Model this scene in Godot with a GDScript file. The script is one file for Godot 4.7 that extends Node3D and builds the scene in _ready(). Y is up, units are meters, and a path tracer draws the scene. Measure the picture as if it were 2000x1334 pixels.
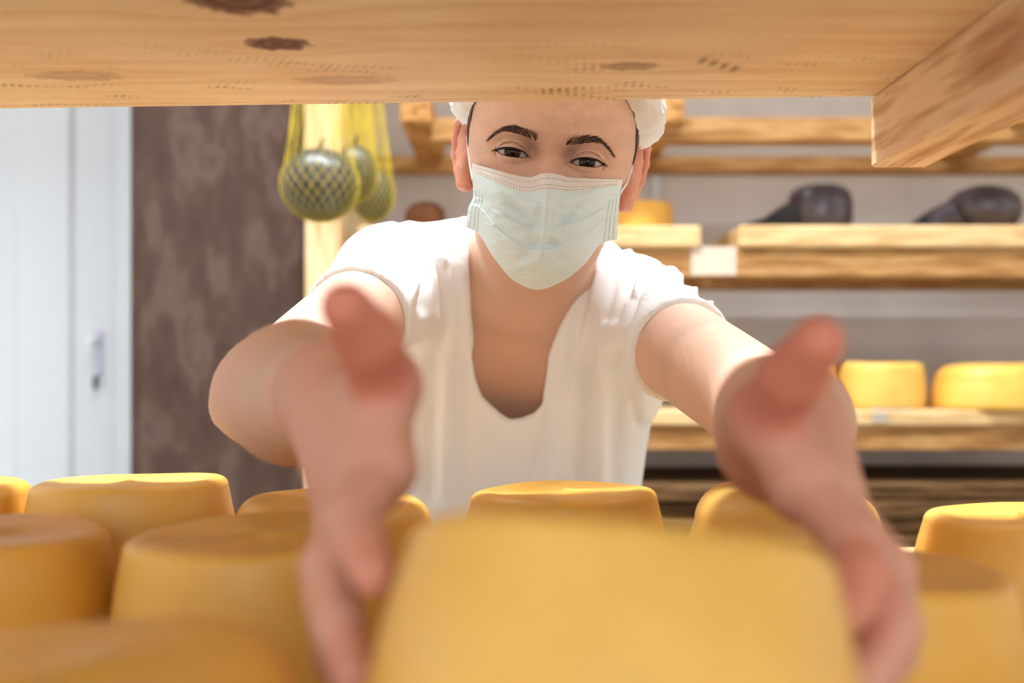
extends Node3D
# Cheese cellar: seen from inside a wooden ripening rack, a person reaches in and grips a wheel of cheese.
# Metres, y up. The photograph is 2000x1334 with its horizon on row HORIZON.

const FOCAL := 1900.0
const CENTRE_X := 1000.0
const HORIZON := 715.0
const EYE_Y := 1.2

func at(px: float, py: float, d: float) -> Vector3:
	return Vector3((px - CENTRE_X) / FOCAL * d, EYE_Y + (HORIZON - py) / FOCAL * d, -d)

func pix(p: Vector3) -> Vector2:
	return Vector2(CENTRE_X + p.x / -p.z * FOCAL, HORIZON - (p.y - EYE_Y) / -p.z * FOCAL)

# ------------------------------------------------------------------ scene-graph helpers
var used := {}

func numbered(called: String) -> String:
	var n: int = used.get(called, 0)
	used[called] = n + 1
	return called if n == 0 else "%s_%03d" % [called, n]

func tag(o: Node3D, label: String, category: String, group := "") -> Node3D:
	o.set_meta("label", label)
	o.set_meta("category", category)
	if group != "":
		o.set_meta("group", group)
	return o

func thing(called: String, where: Vector3, label: String, category: String, group := "") -> Node3D:
	var o := Node3D.new()
	o.name = numbered(called)
	add_child(o, true)
	o.position = where
	return tag(o, label, category, group)

func part(parent: Node, called: String, mesh: Mesh, m: Material, where := Vector3.ZERO, turn := Vector3.ZERO) -> MeshInstance3D:
	var o := MeshInstance3D.new()
	o.name = numbered(called) if parent == self else called
	o.mesh = mesh
	o.material_override = m
	o.position = where
	o.rotation = turn
	parent.add_child(o, true)
	return o

func structure(called: String, mesh: Mesh, m: Material, where := Vector3.ZERO) -> MeshInstance3D:
	var o := part(self, called, mesh, m, where)
	o.set_meta("kind", "structure")
	return o

# ------------------------------------------------------------------ mesh builder
class Build:
	var v := PackedVector3Array()
	var n := PackedVector3Array()
	var c := PackedColorArray()
	var uv := PackedVector2Array()
	var idx := PackedInt32Array()
	var coloured := false

	func mesh() -> ArrayMesh:
		var a := []
		a.resize(Mesh.ARRAY_MAX)
		a[Mesh.ARRAY_VERTEX] = v
		a[Mesh.ARRAY_NORMAL] = n
		if coloured:
			a[Mesh.ARRAY_COLOR] = c
		a[Mesh.ARRAY_TEX_UV] = uv
		a[Mesh.ARRAY_INDEX] = idx
		var m := ArrayMesh.new()
		m.add_surface_from_arrays(Mesh.PRIMITIVE_TRIANGLES, a)
		return m

	func add(vs: PackedVector3Array, ns: PackedVector3Array, ids: PackedInt32Array, cs := PackedColorArray(), uvs := PackedVector2Array(), tint := Color(1, 1, 1)) -> void:
		var base := v.size()
		v.append_array(vs)
		n.append_array(ns)
		if cs.size() == vs.size():
			c.append_array(cs)
		else:
			var fill := PackedColorArray()
			fill.resize(vs.size())
			fill.fill(tint)
			c.append_array(fill)
		if uvs.size() == vs.size():
			uv.append_array(uvs)
		else:
			var z := PackedVector2Array()
			z.resize(vs.size())
			uv.append_array(z)
		for i in ids:
			idx.append(base + i)

static func smooth_normals(vs: PackedVector3Array, ids: PackedInt32Array) -> PackedVector3Array:
	var ns := PackedVector3Array()
	ns.resize(vs.size())
	for t in range(0, ids.size(), 3):
		var i := ids[t]
		var j := ids[t + 1]
		var k := ids[t + 2]
		var f := (vs[k] - vs[i]).cross(vs[j] - vs[i])
		ns[i] += f
		ns[j] += f
		ns[k] += f
	for i in ns.size():
		ns[i] = ns[i].normalized()
	return ns

# rows x cols grid of points into b; wrap joins last column to first. Turned outward by its signed volume unless turn is given (1 keep, -1 flip).
func add_grid(b: Build, pts: PackedVector3Array, rows: int, cols: int, wrap: bool, turn := 0, cs := PackedColorArray(), tint := Color(1, 1, 1), uvs := PackedVector2Array()) -> void:
	var ids := PackedInt32Array()
	var last := cols if wrap else cols - 1
	for r in rows - 1:
		for q in last:
			var a := r * cols + q
			var e := r * cols + (q + 1) % cols
			var f := a + cols
			var g := e + cols
			ids.append_array([a, e, f, e, g, f])
	if turn == 0:
		var mid := Vector3.ZERO
		for p in pts:
			mid += p
		mid /= pts.size()
		var vol := 0.0
		for t in range(0, ids.size(), 3):
			vol += (pts[ids[t]] - mid).dot((pts[ids[t + 2]] - mid).cross(pts[ids[t + 1]] - mid))
		turn = 1 if vol > 0 else -1
	if turn < 0:
		for t in range(0, ids.size(), 3):
			var s := ids[t + 1]
			ids[t + 1] = ids[t + 2]
			ids[t + 2] = s
	b.add(pts, smooth_normals(pts, ids), ids, cs, uvs, tint)

# profile: [radius, y] from bottom to top, rotated round y; wobble(angle, k) scales the radius
func lathe(profile: Array, seg := 48, wobble = null) -> ArrayMesh:
	var b := Build.new()
	add_lathe(b, profile, seg, wobble)
	return b.mesh()

func add_lathe(b: Build, profile: Array, seg := 48, wobble = null, xf := Transform3D(), tint := Color(1, 1, 1)) -> void:
	var pts := PackedVector3Array()
	for k in profile.size():
		for s in seg:
			var a := TAU * s / seg
			var r: float = profile[k][0]
			var y: float = profile[k][1]
			if wobble != null:
				var w: Vector2 = wobble.call(a, r, y)
				r *= w.x
				y += w.y
			pts.append(xf * Vector3(r * cos(a), y, r * sin(a)))
	add_grid(b, pts, profile.size(), seg, true, 0, PackedColorArray(), tint)

# round bar along points with radii
func add_tube(b: Build, path: PackedVector3Array, radii: Array, sides := 8, tint := Color(1, 1, 1), squash := 1.0) -> void:
	var pts := PackedVector3Array()
	var up := Vector3.UP
	var n := path.size()
	for k in n:
		var dir := (path[mini(k + 1, n - 1)] - path[maxi(k - 1, 0)]).normalized()
		var side := up.cross(dir)
		if side.length() < 0.05:
			side = Vector3.RIGHT.cross(dir)
		side = side.normalized()
		var top := dir.cross(side)
		var r: float = radii[mini(k, radii.size() - 1)]
		for s in sides:
			var a := TAU * s / sides
			pts.append(path[k] + side * (r * cos(a)) + top * (r * squash * sin(a)))
	# caps: collapse the ends
	var all := PackedVector3Array()
	for s in sides:
		all.append(path[0])
	all.append_array(pts)
	for s in sides:
		all.append(path[n - 1])
	add_grid(b, all, n + 2, sides, true, 0, PackedColorArray(), tint)

# box with chamfered edges, centred at the origin; UV = metres on each face
func add_box(b: Build, size: Vector3, c: float, xf := Transform3D(), tint := Color(1, 1, 1)) -> void:
	var h := size / 2.0
	c = minf(c, minf(h.x, minf(h.y, h.z)) * 0.9)
	var vs := PackedVector3Array()
	var ns := PackedVector3Array()
	var us := PackedVector2Array()
	var ids := PackedInt32Array()
	var corner := func(sx: float, sy: float, sz: float, axis: int) -> Vector3:
		var p := Vector3(sx * (h.x - c), sy * (h.y - c), sz * (h.z - c))
		p[axis] = [sx * h.x, sy * h.y, sz * h.z][axis]
		return p
	var face := func(q: Array) -> void:
		var mid := Vector3.ZERO
		for p: Vector3 in q:
			mid += p
		mid /= q.size()
		var nn: Vector3 = (q[2] - q[0]).cross(q[1] - q[0]).normalized()
		var flip := nn.dot(mid) < 0
		if flip:
			nn = -nn
		var s := vs.size()
		for p: Vector3 in q:
			vs.append(xf * p)
			ns.append((xf.basis * nn).normalized())
			us.append(Vector2(p.x, p.z) if absf(nn.y) > 0.6 else (Vector2(p.x, p.y) if absf(nn.z) > 0.6 else Vector2(p.z, p.y)))
		for t in range(1, q.size() - 1):
			ids.append_array([s, s + t + 1, s + t] if flip else [s, s + t, s + t + 1])
	for ax in 3:
		var u := (ax + 1) % 3
		var w := (ax + 2) % 3
		for sg in [-1.0, 1.0]:
			var q := []
			for k in [[-1, -1], [1, -1], [1, 1], [-1, 1]]:
				var s := [0.0, 0.0, 0.0]
				s[ax] = sg
				s[u] = float(k[0])
				s[w] = float(k[1])
				q.append(corner.call(s[0], s[1], s[2], ax))
			face.call(q)
		for s1 in [-1.0, 1.0]:
			for s2 in [-1.0, 1.0]:
				var q := []
				for k in [[-1.0, u], [1.0, u], [1.0, w], [-1.0, w]]:
					var s := [0.0, 0.0, 0.0]
					s[ax] = k[0]
					s[u] = s1
					s[w] = s2
					q.append(corner.call(s[0], s[1], s[2], int(k[1])))
				face.call(q)
	for sx in [-1.0, 1.0]:
		for sy in [-1.0, 1.0]:
			for sz in [-1.0, 1.0]:
				face.call([corner.call(sx, sy, sz, 0), corner.call(sx, sy, sz, 1), corner.call(sx, sy, sz, 2)])
	b.add(vs, ns, ids, PackedColorArray(), us, tint)

func box(size: Vector3, c := 0.002) -> ArrayMesh:
	var b := Build.new()
	add_box(b, size, c)
	return b.mesh()

# ------------------------------------------------------------------ smooth bodies: tapered capsules joined on a grid, meshed as surface nets
# prim: [a, b, ra, rb, k]
static func field(prims: Array, lo: Vector3, nx: int, ny: int, nz: int, cell: float) -> PackedFloat32Array:
	var f := PackedFloat32Array()
	f.resize(nx * ny * nz)
	f.fill(1.0)
	for p: Array in prims:
		var a: Vector3 = p[0]
		var e: Vector3 = p[1]
		var ra: float = p[2]
		var rb: float = p[3]
		var k: float = p[4]
		var m := k + 2.6 * cell
		var r := maxf(ra, rb) + m
		var p0 := (a.min(e) - Vector3(r, r, r) - lo) / cell
		var p1 := (a.max(e) + Vector3(r, r, r) - lo) / cell
		var i0 := clampi(int(p0.x), 0, nx)
		var i1 := clampi(int(p1.x) + 1, 0, nx)
		var j0 := clampi(int(p0.y), 0, ny)
		var j1 := clampi(int(p1.y) + 1, 0, ny)
		var k0 := clampi(int(p0.z), 0, nz)
		var k1 := clampi(int(p1.z) + 1, 0, nz)
		var ab := e - a
		var inv := 1.0 / maxf(ab.length_squared(), 1e-9)
		var dr := rb - ra
		for kk in range(k0, k1):
			for jj in range(j0, j1):
				var row := (kk * ny + jj) * nx
				var q := lo + Vector3(i0 * cell, jj * cell, kk * cell) - a
				for ii in range(i0, i1):
					var t := clampf(q.dot(ab) * inv, 0.0, 1.0)
					var d := (q - ab * t).length() - ra - dr * t
					q.x += cell
					if d < m:
						var o := f[row + ii]
						if k > 0.0:
							var h := k - absf(o - d)
							if h > 0.0:
								f[row + ii] = minf(o, d) - h * h / (4.0 * k)
								continue
						if d < o:
							f[row + ii] = d
	return f

static func nets(f: PackedFloat32Array, lo: Vector3, nx: int, ny: int, nz: int, cell: float) -> Dictionary:
	var vs := PackedVector3Array()
	var ids := PackedInt32Array()
	var where := PackedInt32Array()
	where.resize(nx * ny * nz)
	where.fill(-1)
	var sx := 1
	var sy := nx
	var sz := nx * ny
	var far := 2.6 * cell
	var off := [0, 1, sy, sy + 1, sz, sz + 1, sz + sy, sz + sy + 1]
	var e0 := [0, 2, 4, 6, 0, 1, 4, 5, 0, 1, 2, 3]
	var e1 := [1, 3, 5, 7, 2, 3, 6, 7, 4, 5, 6, 7]
	var g := PackedFloat32Array()
	g.resize(8)
	for k in nz - 1:
		for j in ny - 1:
			var row := (k * ny + j) * nx
			for i in nx - 1:
				var at0 := row + i
				if absf(f[at0]) > far:
					continue
				var neg := 0
				for q in 8:
					g[q] = f[at0 + off[q]]
					if g[q] < 0.0:
						neg += 1
				if neg == 0 or neg == 8:
					continue
				var s := Vector3.ZERO
				var cnt := 0
				for q in 12:
					var a: int = e0[q]
					var b: int = e1[q]
					if (g[a] < 0.0) != (g[b] < 0.0):
						var t := g[a] / (g[a] - g[b])
						s += Vector3(a & 1, (a >> 1) & 1, a >> 2).lerp(Vector3(b & 1, (b >> 1) & 1, b >> 2), t)
						cnt += 1
				where[at0] = vs.size()
				vs.append(lo + (Vector3(i, j, k) + s / cnt) * cell)
	for k in range(1, nz - 1):
		for j in range(1, ny - 1):
			var row := (k * ny + j) * nx
			for i in range(1, nx - 1):
				var at0 := row + i
				if where[at0] < 0:
					continue
				var inside := f[at0] < 0.0
				for ax in 3:
					var step: int = [sx, sy, sz][ax]
					if inside == (f[at0 + step] < 0.0):
						continue
					var u: int = [sy, sz, sx][ax]
					var w: int = [sz, sx, sy][ax]
					var a := where[at0]
					var b := where[at0 - u]
					var c := where[at0 - u - w]
					var d := where[at0 - w]
					if a < 0 or b < 0 or c < 0 or d < 0:
						continue
					if inside:
						ids.append_array([a, d, c, a, c, b])
					else:
						ids.append_array([a, b, c, a, c, d])
	return {"v": vs, "i": ids}

func add_body(b: Build, prims: Array, lo: Vector3, hi: Vector3, cell: float, colour = null, carve = null, bend = null) -> void:
	var nx := int((hi.x - lo.x) / cell) + 2
	var ny := int((hi.y - lo.y) / cell) + 2
	var nz := int((hi.z - lo.z) / cell) + 2
	var f := field(prims, lo, nx, ny, nz, cell)
	if carve != null:
		for k in nz:
			for j in ny:
				var row := (k * ny + j) * nx
				for i in nx:
					if f[row + i] < 2.6 * cell:
						f[row + i] = carve.call(lo + Vector3(i, j, k) * cell, f[row + i])
	var r := nets(f, lo, nx, ny, nz, cell)
	var vs: PackedVector3Array = r.v
	var ids: PackedInt32Array = r.i
	var ns := smooth_normals(vs, ids)
	if bend != null:
		for i in vs.size():
			vs[i] = bend.call(vs[i], ns[i])
		ns = smooth_normals(vs, ids)
	var cs := PackedColorArray()
	if colour != null:
		for p in vs:
			cs.append(colour.call(p))
	b.add(vs, ns, ids, cs)

static func curve(table: Array, x: float) -> float:
	# smooth interpolation through [x, y] pairs
	var n := table.size()
	if x <= table[0][0]:
		return table[0][1]
	if x >= table[n - 1][0]:
		return table[n - 1][1]
	var i := 0
	while x > table[i + 1][0]:
		i += 1
	var x0: float = table[i][0]
	var x1: float = table[i + 1][0]
	var y0: float = table[i][1]
	var y1: float = table[i + 1][1]
	var h := x1 - x0
	var s := (y1 - y0) / h
	var m0 := s
	var m1 := s
	if i > 0:
		var sp: float = (y0 - table[i - 1][1]) / (x0 - table[i - 1][0])
		m0 = 0.0 if sp * s <= 0.0 else 2.0 * sp * s / (sp + s)
	if i < n - 2:
		var sn: float = (table[i + 2][1] - y1) / (table[i + 2][0] - x1)
		m1 = 0.0 if sn * s <= 0.0 else 2.0 * sn * s / (sn + s)
	var t := (x - x0) / h
	var t2 := t * t
	var t3 := t2 * t
	return (2 * t3 - 3 * t2 + 1) * y0 + (t3 - 2 * t2 + t) * h * m0 + (-2 * t3 + 3 * t2) * y1 + (t3 - t2) * h * m1

static func along(table: Array, u: float) -> Vector2:
	# smooth path through [u, x, y] triples
	var xs := []
	var ys := []
	for p: Array in table:
		xs.append([p[0], p[1]])
		ys.append([p[0], p[2]])
	return Vector2(curve(xs, u), curve(ys, u))

static func to_segment(p: Vector2, a: Vector2, b: Vector2) -> float:
	var ab := b - a
	return (p - a - ab * clampf((p - a).dot(ab) / ab.length_squared(), 0.0, 1.0)).length()

# ------------------------------------------------------------------ materials
var mats := {}

func mat(called: String, colour: Color, rough := 0.7, spec := 0.5) -> StandardMaterial3D:
	var m := StandardMaterial3D.new()
	m.resource_name = called
	m.albedo_color = colour
	m.roughness = rough
	m.metallic_specular = spec
	mats[called] = m
	return m

func c8(r: float, g: float, b: float) -> Color:
	return Color(r / 255.0, g / 255.0, b / 255.0)

func noise_tex(seed_: int, freq: float, octaves: int, stops: Array, size := 512, normal := 0.0, kind := FastNoiseLite.TYPE_SIMPLEX_SMOOTH) -> NoiseTexture2D:
	var n := FastNoiseLite.new()
	n.seed = seed_
	n.noise_type = kind
	n.frequency = freq
	n.fractal_octaves = octaves
	var t := NoiseTexture2D.new()
	t.width = size
	t.height = size
	t.seamless = true
	t.noise = n
	if normal > 0.0:
		t.as_normal_map = true
		t.bump_strength = normal
	elif stops:
		var g := Gradient.new()
		var o := PackedFloat32Array()
		var cs := PackedColorArray()
		for s: Array in stops:
			o.append(s[0])
			cs.append(s[1])
		g.offsets = o
		g.colors = cs
		t.color_ramp = g
	return t

# wood whose grain runs along axis 0, 1 or 2
func wood(called: String, light: Color, dark: Color, axis: int, seed_: int, rough := 0.72) -> StandardMaterial3D:
	var m := mat(called, Color.WHITE, rough, 0.35)
	var key := "tex_%s_%s_%d" % [light, dark, seed_]
	if not mats.has(key):
		mats[key] = noise_tex(seed_, 0.013, 5, [[0.0, dark], [0.36, dark.lerp(light, 0.55)], [0.52, light], [0.7, light.lightened(0.08)], [1.0, dark.lerp(light, 0.4)]])
	m.albedo_texture = mats[key]
	if not mats.has("tex_wood_relief"):
		mats["tex_wood_relief"] = noise_tex(91, 0.03, 4, [], 512, 3.0)
	m.normal_enabled = true
	m.normal_texture = mats["tex_wood_relief"]
	m.normal_scale = 0.35
	m.uv1_triplanar = true
	m.uv1_world_triplanar = true
	var s := Vector3(7, 7, 7)
	s[axis] = 0.8
	m.uv1_scale = s
	return m

# ------------------------------------------------------------------ the person's head, in its own axes: millimetres/1000, origin between the eyes, z towards the viewer
const MM := 0.001
var head := Transform3D()
const HEAD_W := [[-121, 0], [-116, 6], [-110, 12], [-102, 24], [-90, 36], [-76, 45], [-60, 54], [-40, 63], [-20, 69.5], [0, 73], [20, 75], [40, 75.5], [60, 71], [80, 59], [95, 40], [102, 24], [106, 0]]
const HEAD_F := [[-121, -40], [-116, -28], [-110, -12], [-102, 0], [-90, 7], [-76, 11], [-60, 14], [-40, 14], [-20, 13], [0, 13], [12, 17], [22, 20], [40, 18], [60, 10], [80, -7], [95, -30], [102, -48], [106, -70]]
const HEAD_B := [[-121, -30], [-117, -52], [-100, -78], [-80, -100], [-60, -122], [-40, -140], [0, -160], [40, -172], [70, -160], [90, -128], [102, -95], [106, -70]]
const NOSE_H := [[-52, 0], [-47, 11], [-40, 22], [-32, 21], [-20, 15.5], [-10, 10.5], [-2, 6.5], [6, 4.2], [14, 2.4], [26, 0]]
const NOSE_W := [[-52, 15], [-44, 14], [-34, 10], [-20, 8], [-8, 7], [4, 7.5], [14, 12], [26, 16]]
const EYE_X := 31.2
const BALL := 12.0

func bump(x: float, y: float, x0: float, y0: float, sx: float, sy: float) -> float:
	var a := (x - x0) / sx
	var b := (y - y0) / sy
	return exp(-a * a - b * b)

# lid margins, x measured from the eye's centre, positive towards the temple
func lid_top(x: float) -> float:
	return curve([[-15.5, -2.6], [-12, -0.4], [-7, 1.9], [0, 2.9], [6, 2.5], [11, 1.0], [15, -0.9]], x)

func lid_low(x: float) -> float:
	return curve([[-15.5, -2.6], [-12, -3.3], [-6, -3.7], [1, -3.7], [7, -3.2], [12, -2.1], [15, -0.9]], x)

# height of the face over (x, y) in mm
func face_z(x: float, y: float, open_eyes := true) -> float:
	var w := maxf(curve(HEAD_W, y), 0.1)
	var f := curve(HEAD_F, y) + 70.0
	var q := minf(absf(x) / w, 0.999)
	var z := -70.0 + f * pow(1.0 - pow(q, 2.35), 1.0 / 2.35)
	var ax := absf(x)
	if y > -60 and y < 40 and ax < 70:
		var nw := curve(NOSE_W, y)
		z += curve(NOSE_H, y) * exp(-pow(ax / nw, 2.0)) if y < 26 else 0.0
		z += 4.4 * bump(ax, y, 27, 18, 17, 6.0)
		z -= 11.0 * bump(ax, y, 28, 6, 18, 8.5)
		z -= 7.0 * bump(ax, y, 15.5, 3.5, 6, 7)
		z += 4.0 * bump(ax, y, 40, -26, 18, 11)
		z += 2.5 * bump(ax, y, 52, 0, 9, 16)
		# lids over the eyeball
		var ex := ax - EYE_X
		var rr := ex * ex + y * y
		var rl := BALL + 1.7
		if rr < 400.0 and absf(ex) < 17.5:
			var up := lid_top(ex)
			var dn := lid_low(ex)
			var fade := clampf((17.5 - absf(ex)) / 4.0, 0.0, 1.0)
			if rr < rl * rl:
				var lid := sqrt(rl * rl - rr)
				var hh := clampf(0.5 + 0.5 * (lid - z) / 5.0, 0.0, 1.0)
				z = lerpf(z, lid, hh) + 5.0 * hh * (1.0 - hh)
			# crease above, folds below
			var cr := y - (up + 4.6 - 0.02 * ex * ex)
			z -= 2.6 * exp(-cr * cr / 0.55) * fade
			z += 1.5 * exp(-pow(cr - 2.6, 2.0) / 5.0) * fade
			var bag := y - (dn - 5.2 + 0.018 * ex * ex)
			z -= 1.9 * exp(-bag * bag / 1.0) * fade
			z += 0.9 * exp(-pow(bag - 2.4, 2.0) / 3.0) * fade
			var bag2 := y - (dn - 2.4 + 0.01 * ex * ex)
			z -= 0.8 * exp(-bag2 * bag2 / 0.35) * fade
			if open_eyes and ex > -15.0 and ex < 14.6 and y > dn and y < up:
				var gap := minf(y - dn, up - y)
				z -= 9.0 * clampf(gap / 0.7, 0.0, 1.0)
		# smile lines beside the eye
		if ax > 44 and ax < 58:
			for k in 3:
				var ly := -1.5 + 3.4 * (k - 0.6) * ((ax - 44) / 9.0 + 0.25)
				z -= 0.45 * exp(-pow(y - ly, 2.0) / 0.5) * sin(PI * (ax - 44) / 14.0)
	return z

func head_point(theta: float, y: float, grow := 0.0) -> Vector3:
	# theta 0 forward, +-PI backwards
	var w := curve(HEAD_W, y) + grow
	var s := sin(theta)
	var co := cos(theta)
	if co >= 0.0:
		var x := w * signf(s) * pow(absf(s), 2.0 / 2.35)
		var f := curve(HEAD_F, y) + 70.0
		if grow == 0.0:
			var fw := smoothstep(0.0, 0.35, co)
			var z0 := -70.0 + f * pow(co, 2.0 / 2.35)
			return Vector3(x, y, lerpf(z0, face_z(x, y), fw))
		return Vector3(x, y, -70.0 + (f + grow) * pow(co, 2.0 / 2.35))
	var bk := -70.0 - curve(HEAD_B, y) + grow
	return Vector3(w * s, y, -70.0 + bk * co)

func skin_tone(p: Vector3) -> Color:
	return Color(0.62, 0.335, 0.215)

# from a photograph pixel to the head's own axes, on the plane z = zl (mm)
func head_px(px: float, py: float, zl: float) -> Vector2:
	var inv := head.affine_inverse()
	var o := inv * Vector3(0, EYE_Y, 0)
	var d := (inv * at(px, py, 1.0)) - o
	var t := (zl * MM - o.z) / d.z
	return Vector2(o.x + d.x * t, o.y + d.y * t) / MM

# ------------------------------------------------------------------ everything
func _ready() -> void:
	seed(7)
	# camera
	var cam := Camera3D.new()
	cam.name = "camera"
	cam.projection = Camera3D.PROJECTION_FRUSTUM
	cam.near = 0.02
	cam.far = 50.0
	cam.position = Vector3(0, EYE_Y, 0)
	var lens := CameraAttributesPhysical.new()
	lens.frustum_focal_length = 34.2
	lens.exposure_aperture = 3.0
	lens.frustum_focus_distance = 0.80
	lens.frustum_near = 0.02
	lens.frustum_far = 50.0
	cam.attributes = lens
	cam.near = 0.02
	cam.size = 2.0 * 667.0 / FOCAL * cam.near
	cam.frustum_offset = Vector2(0, (HORIZON - 667.0) / FOCAL * cam.near)
	add_child(cam)
	cam.current = true
	# surroundings and exposure
	var env := Environment.new()
	env.background_mode = Environment.BG_COLOR
	env.background_color = Color(0.95, 0.975, 1.0)   # overcast sky added as front fill, entering only by the added window
	env.background_energy_multiplier = 3.35
	env.tonemap_mode = Environment.TONE_MAPPER_LINEAR
	env.tonemap_exposure = 1.37
	env.sdfgi_enabled = true
	env.ssao_enabled = true
	env.ssil_enabled = true
	var we := WorldEnvironment.new()
	we.name = "environment"
	we.environment = env
	add_child(we)
	# ceiling lamps: the two weaker ones are added to brighten the background
	make_materials()
	ceiling_light(Vector3(-0.05, 3.10, -1.10), 1.5, 7.8, "long white tube light on the ceiling above the person")
	ceiling_light(Vector3(-1.15, 3.10, -1.45), 1.2, 0.75, "added unseen tube light on the ceiling brightening the white door")
	ceiling_light(Vector3(1.25, 3.10, -1.45), 1.2, 0.35, "added unseen tube light on the ceiling brightening the storage rack")
	room()
	left_side()
	front_rack()
	back_rack()
	hanging_melons()
	person()

func make_materials() -> void:
	var m := mat("plaster", c8(214, 202, 194), 0.9, 0.2)
	m.albedo_texture = noise_tex(3, 0.008, 4, [[0.0, Color(0.93, 0.93, 0.93)], [1.0, Color(1, 1, 1)]])
	m.uv1_triplanar = true
	m.uv1_world_triplanar = true
	mat("white_paint", c8(214, 217, 222), 0.45, 0.4)
	mat("white_plaster", c8(238, 235, 230), 0.9, 0.2)
	mat("ceiling_white", c8(236, 234, 230), 0.9, 0.2)
	var fl := mat("floor_tile", c8(212, 207, 200), 0.55, 0.4)
	fl.albedo_texture = noise_tex(5, 0.02, 4, [[0.0, Color(0.8, 0.8, 0.8)], [1.0, Color(1, 1, 1)]])
	fl.uv1_triplanar = true
	fl.uv1_world_triplanar = true
	var lt := c8(234, 196, 142)
	var dk := c8(204, 156, 104)
	wood("rack_wood_x", lt, dk, 0, 11)
	wood("rack_wood_y", lt, dk, 1, 11)
	wood("rack_wood_z", lt, dk, 2, 11)
	wood("joist_wood", c8(238, 204, 160), c8(182, 132, 90), 2, 17)
	wood("pale_wood_x", c8(220, 184, 130), c8(190, 144, 92), 0, 23)
	wood("pale_wood_y", c8(236, 204, 156), c8(206, 160, 108), 1, 23)
	wood("shelf_wood_x", c8(178, 130, 76), c8(134, 88, 46), 0, 31)
	wood("shelf_wood_z", c8(190, 136, 76), c8(120, 78, 36), 2, 31)
	wood("old_wood_x", c8(104, 72, 38), c8(58, 37, 18), 0, 29)
	var br := wood("brown_panel", c8(84, 62, 52), c8(70, 51, 43), 1, 37, 0.5)
	br.uv1_scale = Vector3(1.9, 0.8, 1.9)
	# cheese rind
	for k in 3:
		var ch := mat("cheese_%d" % k, Color.WHITE, 0.46, 0.5)
		var base: Color = [c8(234, 177, 74), c8(232, 172, 66), c8(236, 183, 84)][k]
		ch.albedo_texture = noise_tex(40 + k, 0.006, 4, [[0.0, base.darkened(0.08)], [0.5, base], [1.0, base.lightened(0.12)]])
		ch.uv1_triplanar = true
		ch.uv1_scale = Vector3(4, 4, 4)
		if not mats.has("tex_rind"):
			mats["tex_rind"] = noise_tex(44, 0.06, 3, [], 512, 2.0)
		ch.normal_enabled = true
		ch.normal_texture = mats["tex_rind"]
		ch.normal_scale = 0.12
		ch.subsurf_scatter_enabled = true
		ch.subsurf_scatter_strength = 0.12
	mat("lilac_metal", c8(200, 196, 214), 0.4, 0.5)
	mat("dark_metal", c8(90, 84, 80), 0.4, 0.5)
	mat("paper", c8(214, 192, 172), 0.9, 0.2)
	mat("blue_paper", c8(150, 178, 208), 0.9, 0.2)
	mat("lilac_paper", c8(208, 176, 214), 0.9, 0.2)
	mat("grey_paper", c8(176, 164, 150), 0.9, 0.2)
	var brn := mat("brown_rind", Color.WHITE, 0.9, 0.2)
	brn.albedo_texture = noise_tex(61, 0.12, 3, [[0.0, c8(70, 42, 26)], [0.6, c8(110, 70, 46)], [1.0, c8(176, 130, 100)]], 256)
	brn.uv1_triplanar = true
	brn.uv1_scale = Vector3(8, 8, 8)
	mat("purple_rind", c8(66, 54, 62), 0.25, 0.6)
	mat("black_rind", c8(30, 26, 30), 0.4, 0.5)
	var ms := mat("melon_skin", Color.WHITE, 0.34, 0.5)
	ms.albedo_texture = noise_tex(63, 0.03, 4, [[0.0, c8(30, 30, 26)], [0.5, c8(54, 53, 48)], [0.75, c8(82, 79, 70)], [1.0, c8(118, 112, 98)]], 256)
	ms.uv1_triplanar = true
	ms.uv1_scale = Vector3(14, 3, 14)
	mat("stem", c8(96, 88, 50), 0.8)
	var ny := mat("net_yellow", c8(236, 206, 62), 0.6, 0.4)
	ny.backlight_enabled = true
	ny.backlight = Color(0.5, 0.42, 0.1)
	var sk := mat("skin", Color.WHITE, 0.56, 0.4)
	sk.vertex_color_use_as_albedo = true
	sk.subsurf_scatter_enabled = true
	sk.subsurf_scatter_strength = 0.12
	sk.normal_enabled = true
	sk.normal_texture = noise_tex(71, 0.09, 3, [], 512, 2.0)
	sk.normal_scale = 0.18
	sk.uv1_triplanar = true
	sk.uv1_scale = Vector3(14, 14, 14)
	var ey := mat("eye", Color.WHITE, 0.12, 0.5)
	ey.vertex_color_use_as_albedo = true
	mat("lash", c8(24, 16, 14), 0.6)
	mat("brow", c8(62, 40, 30), 0.7)
	mat("hair", c8(92, 72, 58), 0.5)
	var mk := mat("mask_cloth", Color.WHITE, 0.5, 0.4)
	mk.vertex_color_use_as_albedo = true
	mk.backlight_enabled = true
	mk.backlight = Color(0.2, 0.22, 0.21)
	mat("seam", c8(150, 156, 152), 0.8)
	mat("loop", c8(238, 234, 228), 0.8)
	var cc := mat("cap_cloth", c8(242, 242, 242), 0.8, 0.3)
	cc.backlight_enabled = true
	cc.backlight = Color(0.4, 0.4, 0.4)
	var sc := mat("shirt_cloth", c8(238, 236, 234), 0.85, 0.25)
	sc.normal_enabled = true
	sc.normal_texture = noise_tex(73, 0.12, 2, [], 256, 2.0)
	sc.normal_scale = 0.15
	sc.uv1_triplanar = true
	sc.uv1_scale = Vector3(24, 24, 24)
	mat("trousers", c8(235, 235, 232), 0.85)
	mat("shoe", c8(235, 235, 235), 0.6)
	var gl := mat("glass", Color(1, 1, 1, 0.06), 0.0, 0.5)
	gl.transparency = BaseMaterial3D.TRANSPARENCY_ALPHA
	mat("lamp_body", c8(235, 235, 235), 0.5)
	var em := mat("lamp_tube", Color.WHITE, 0.4)
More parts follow.
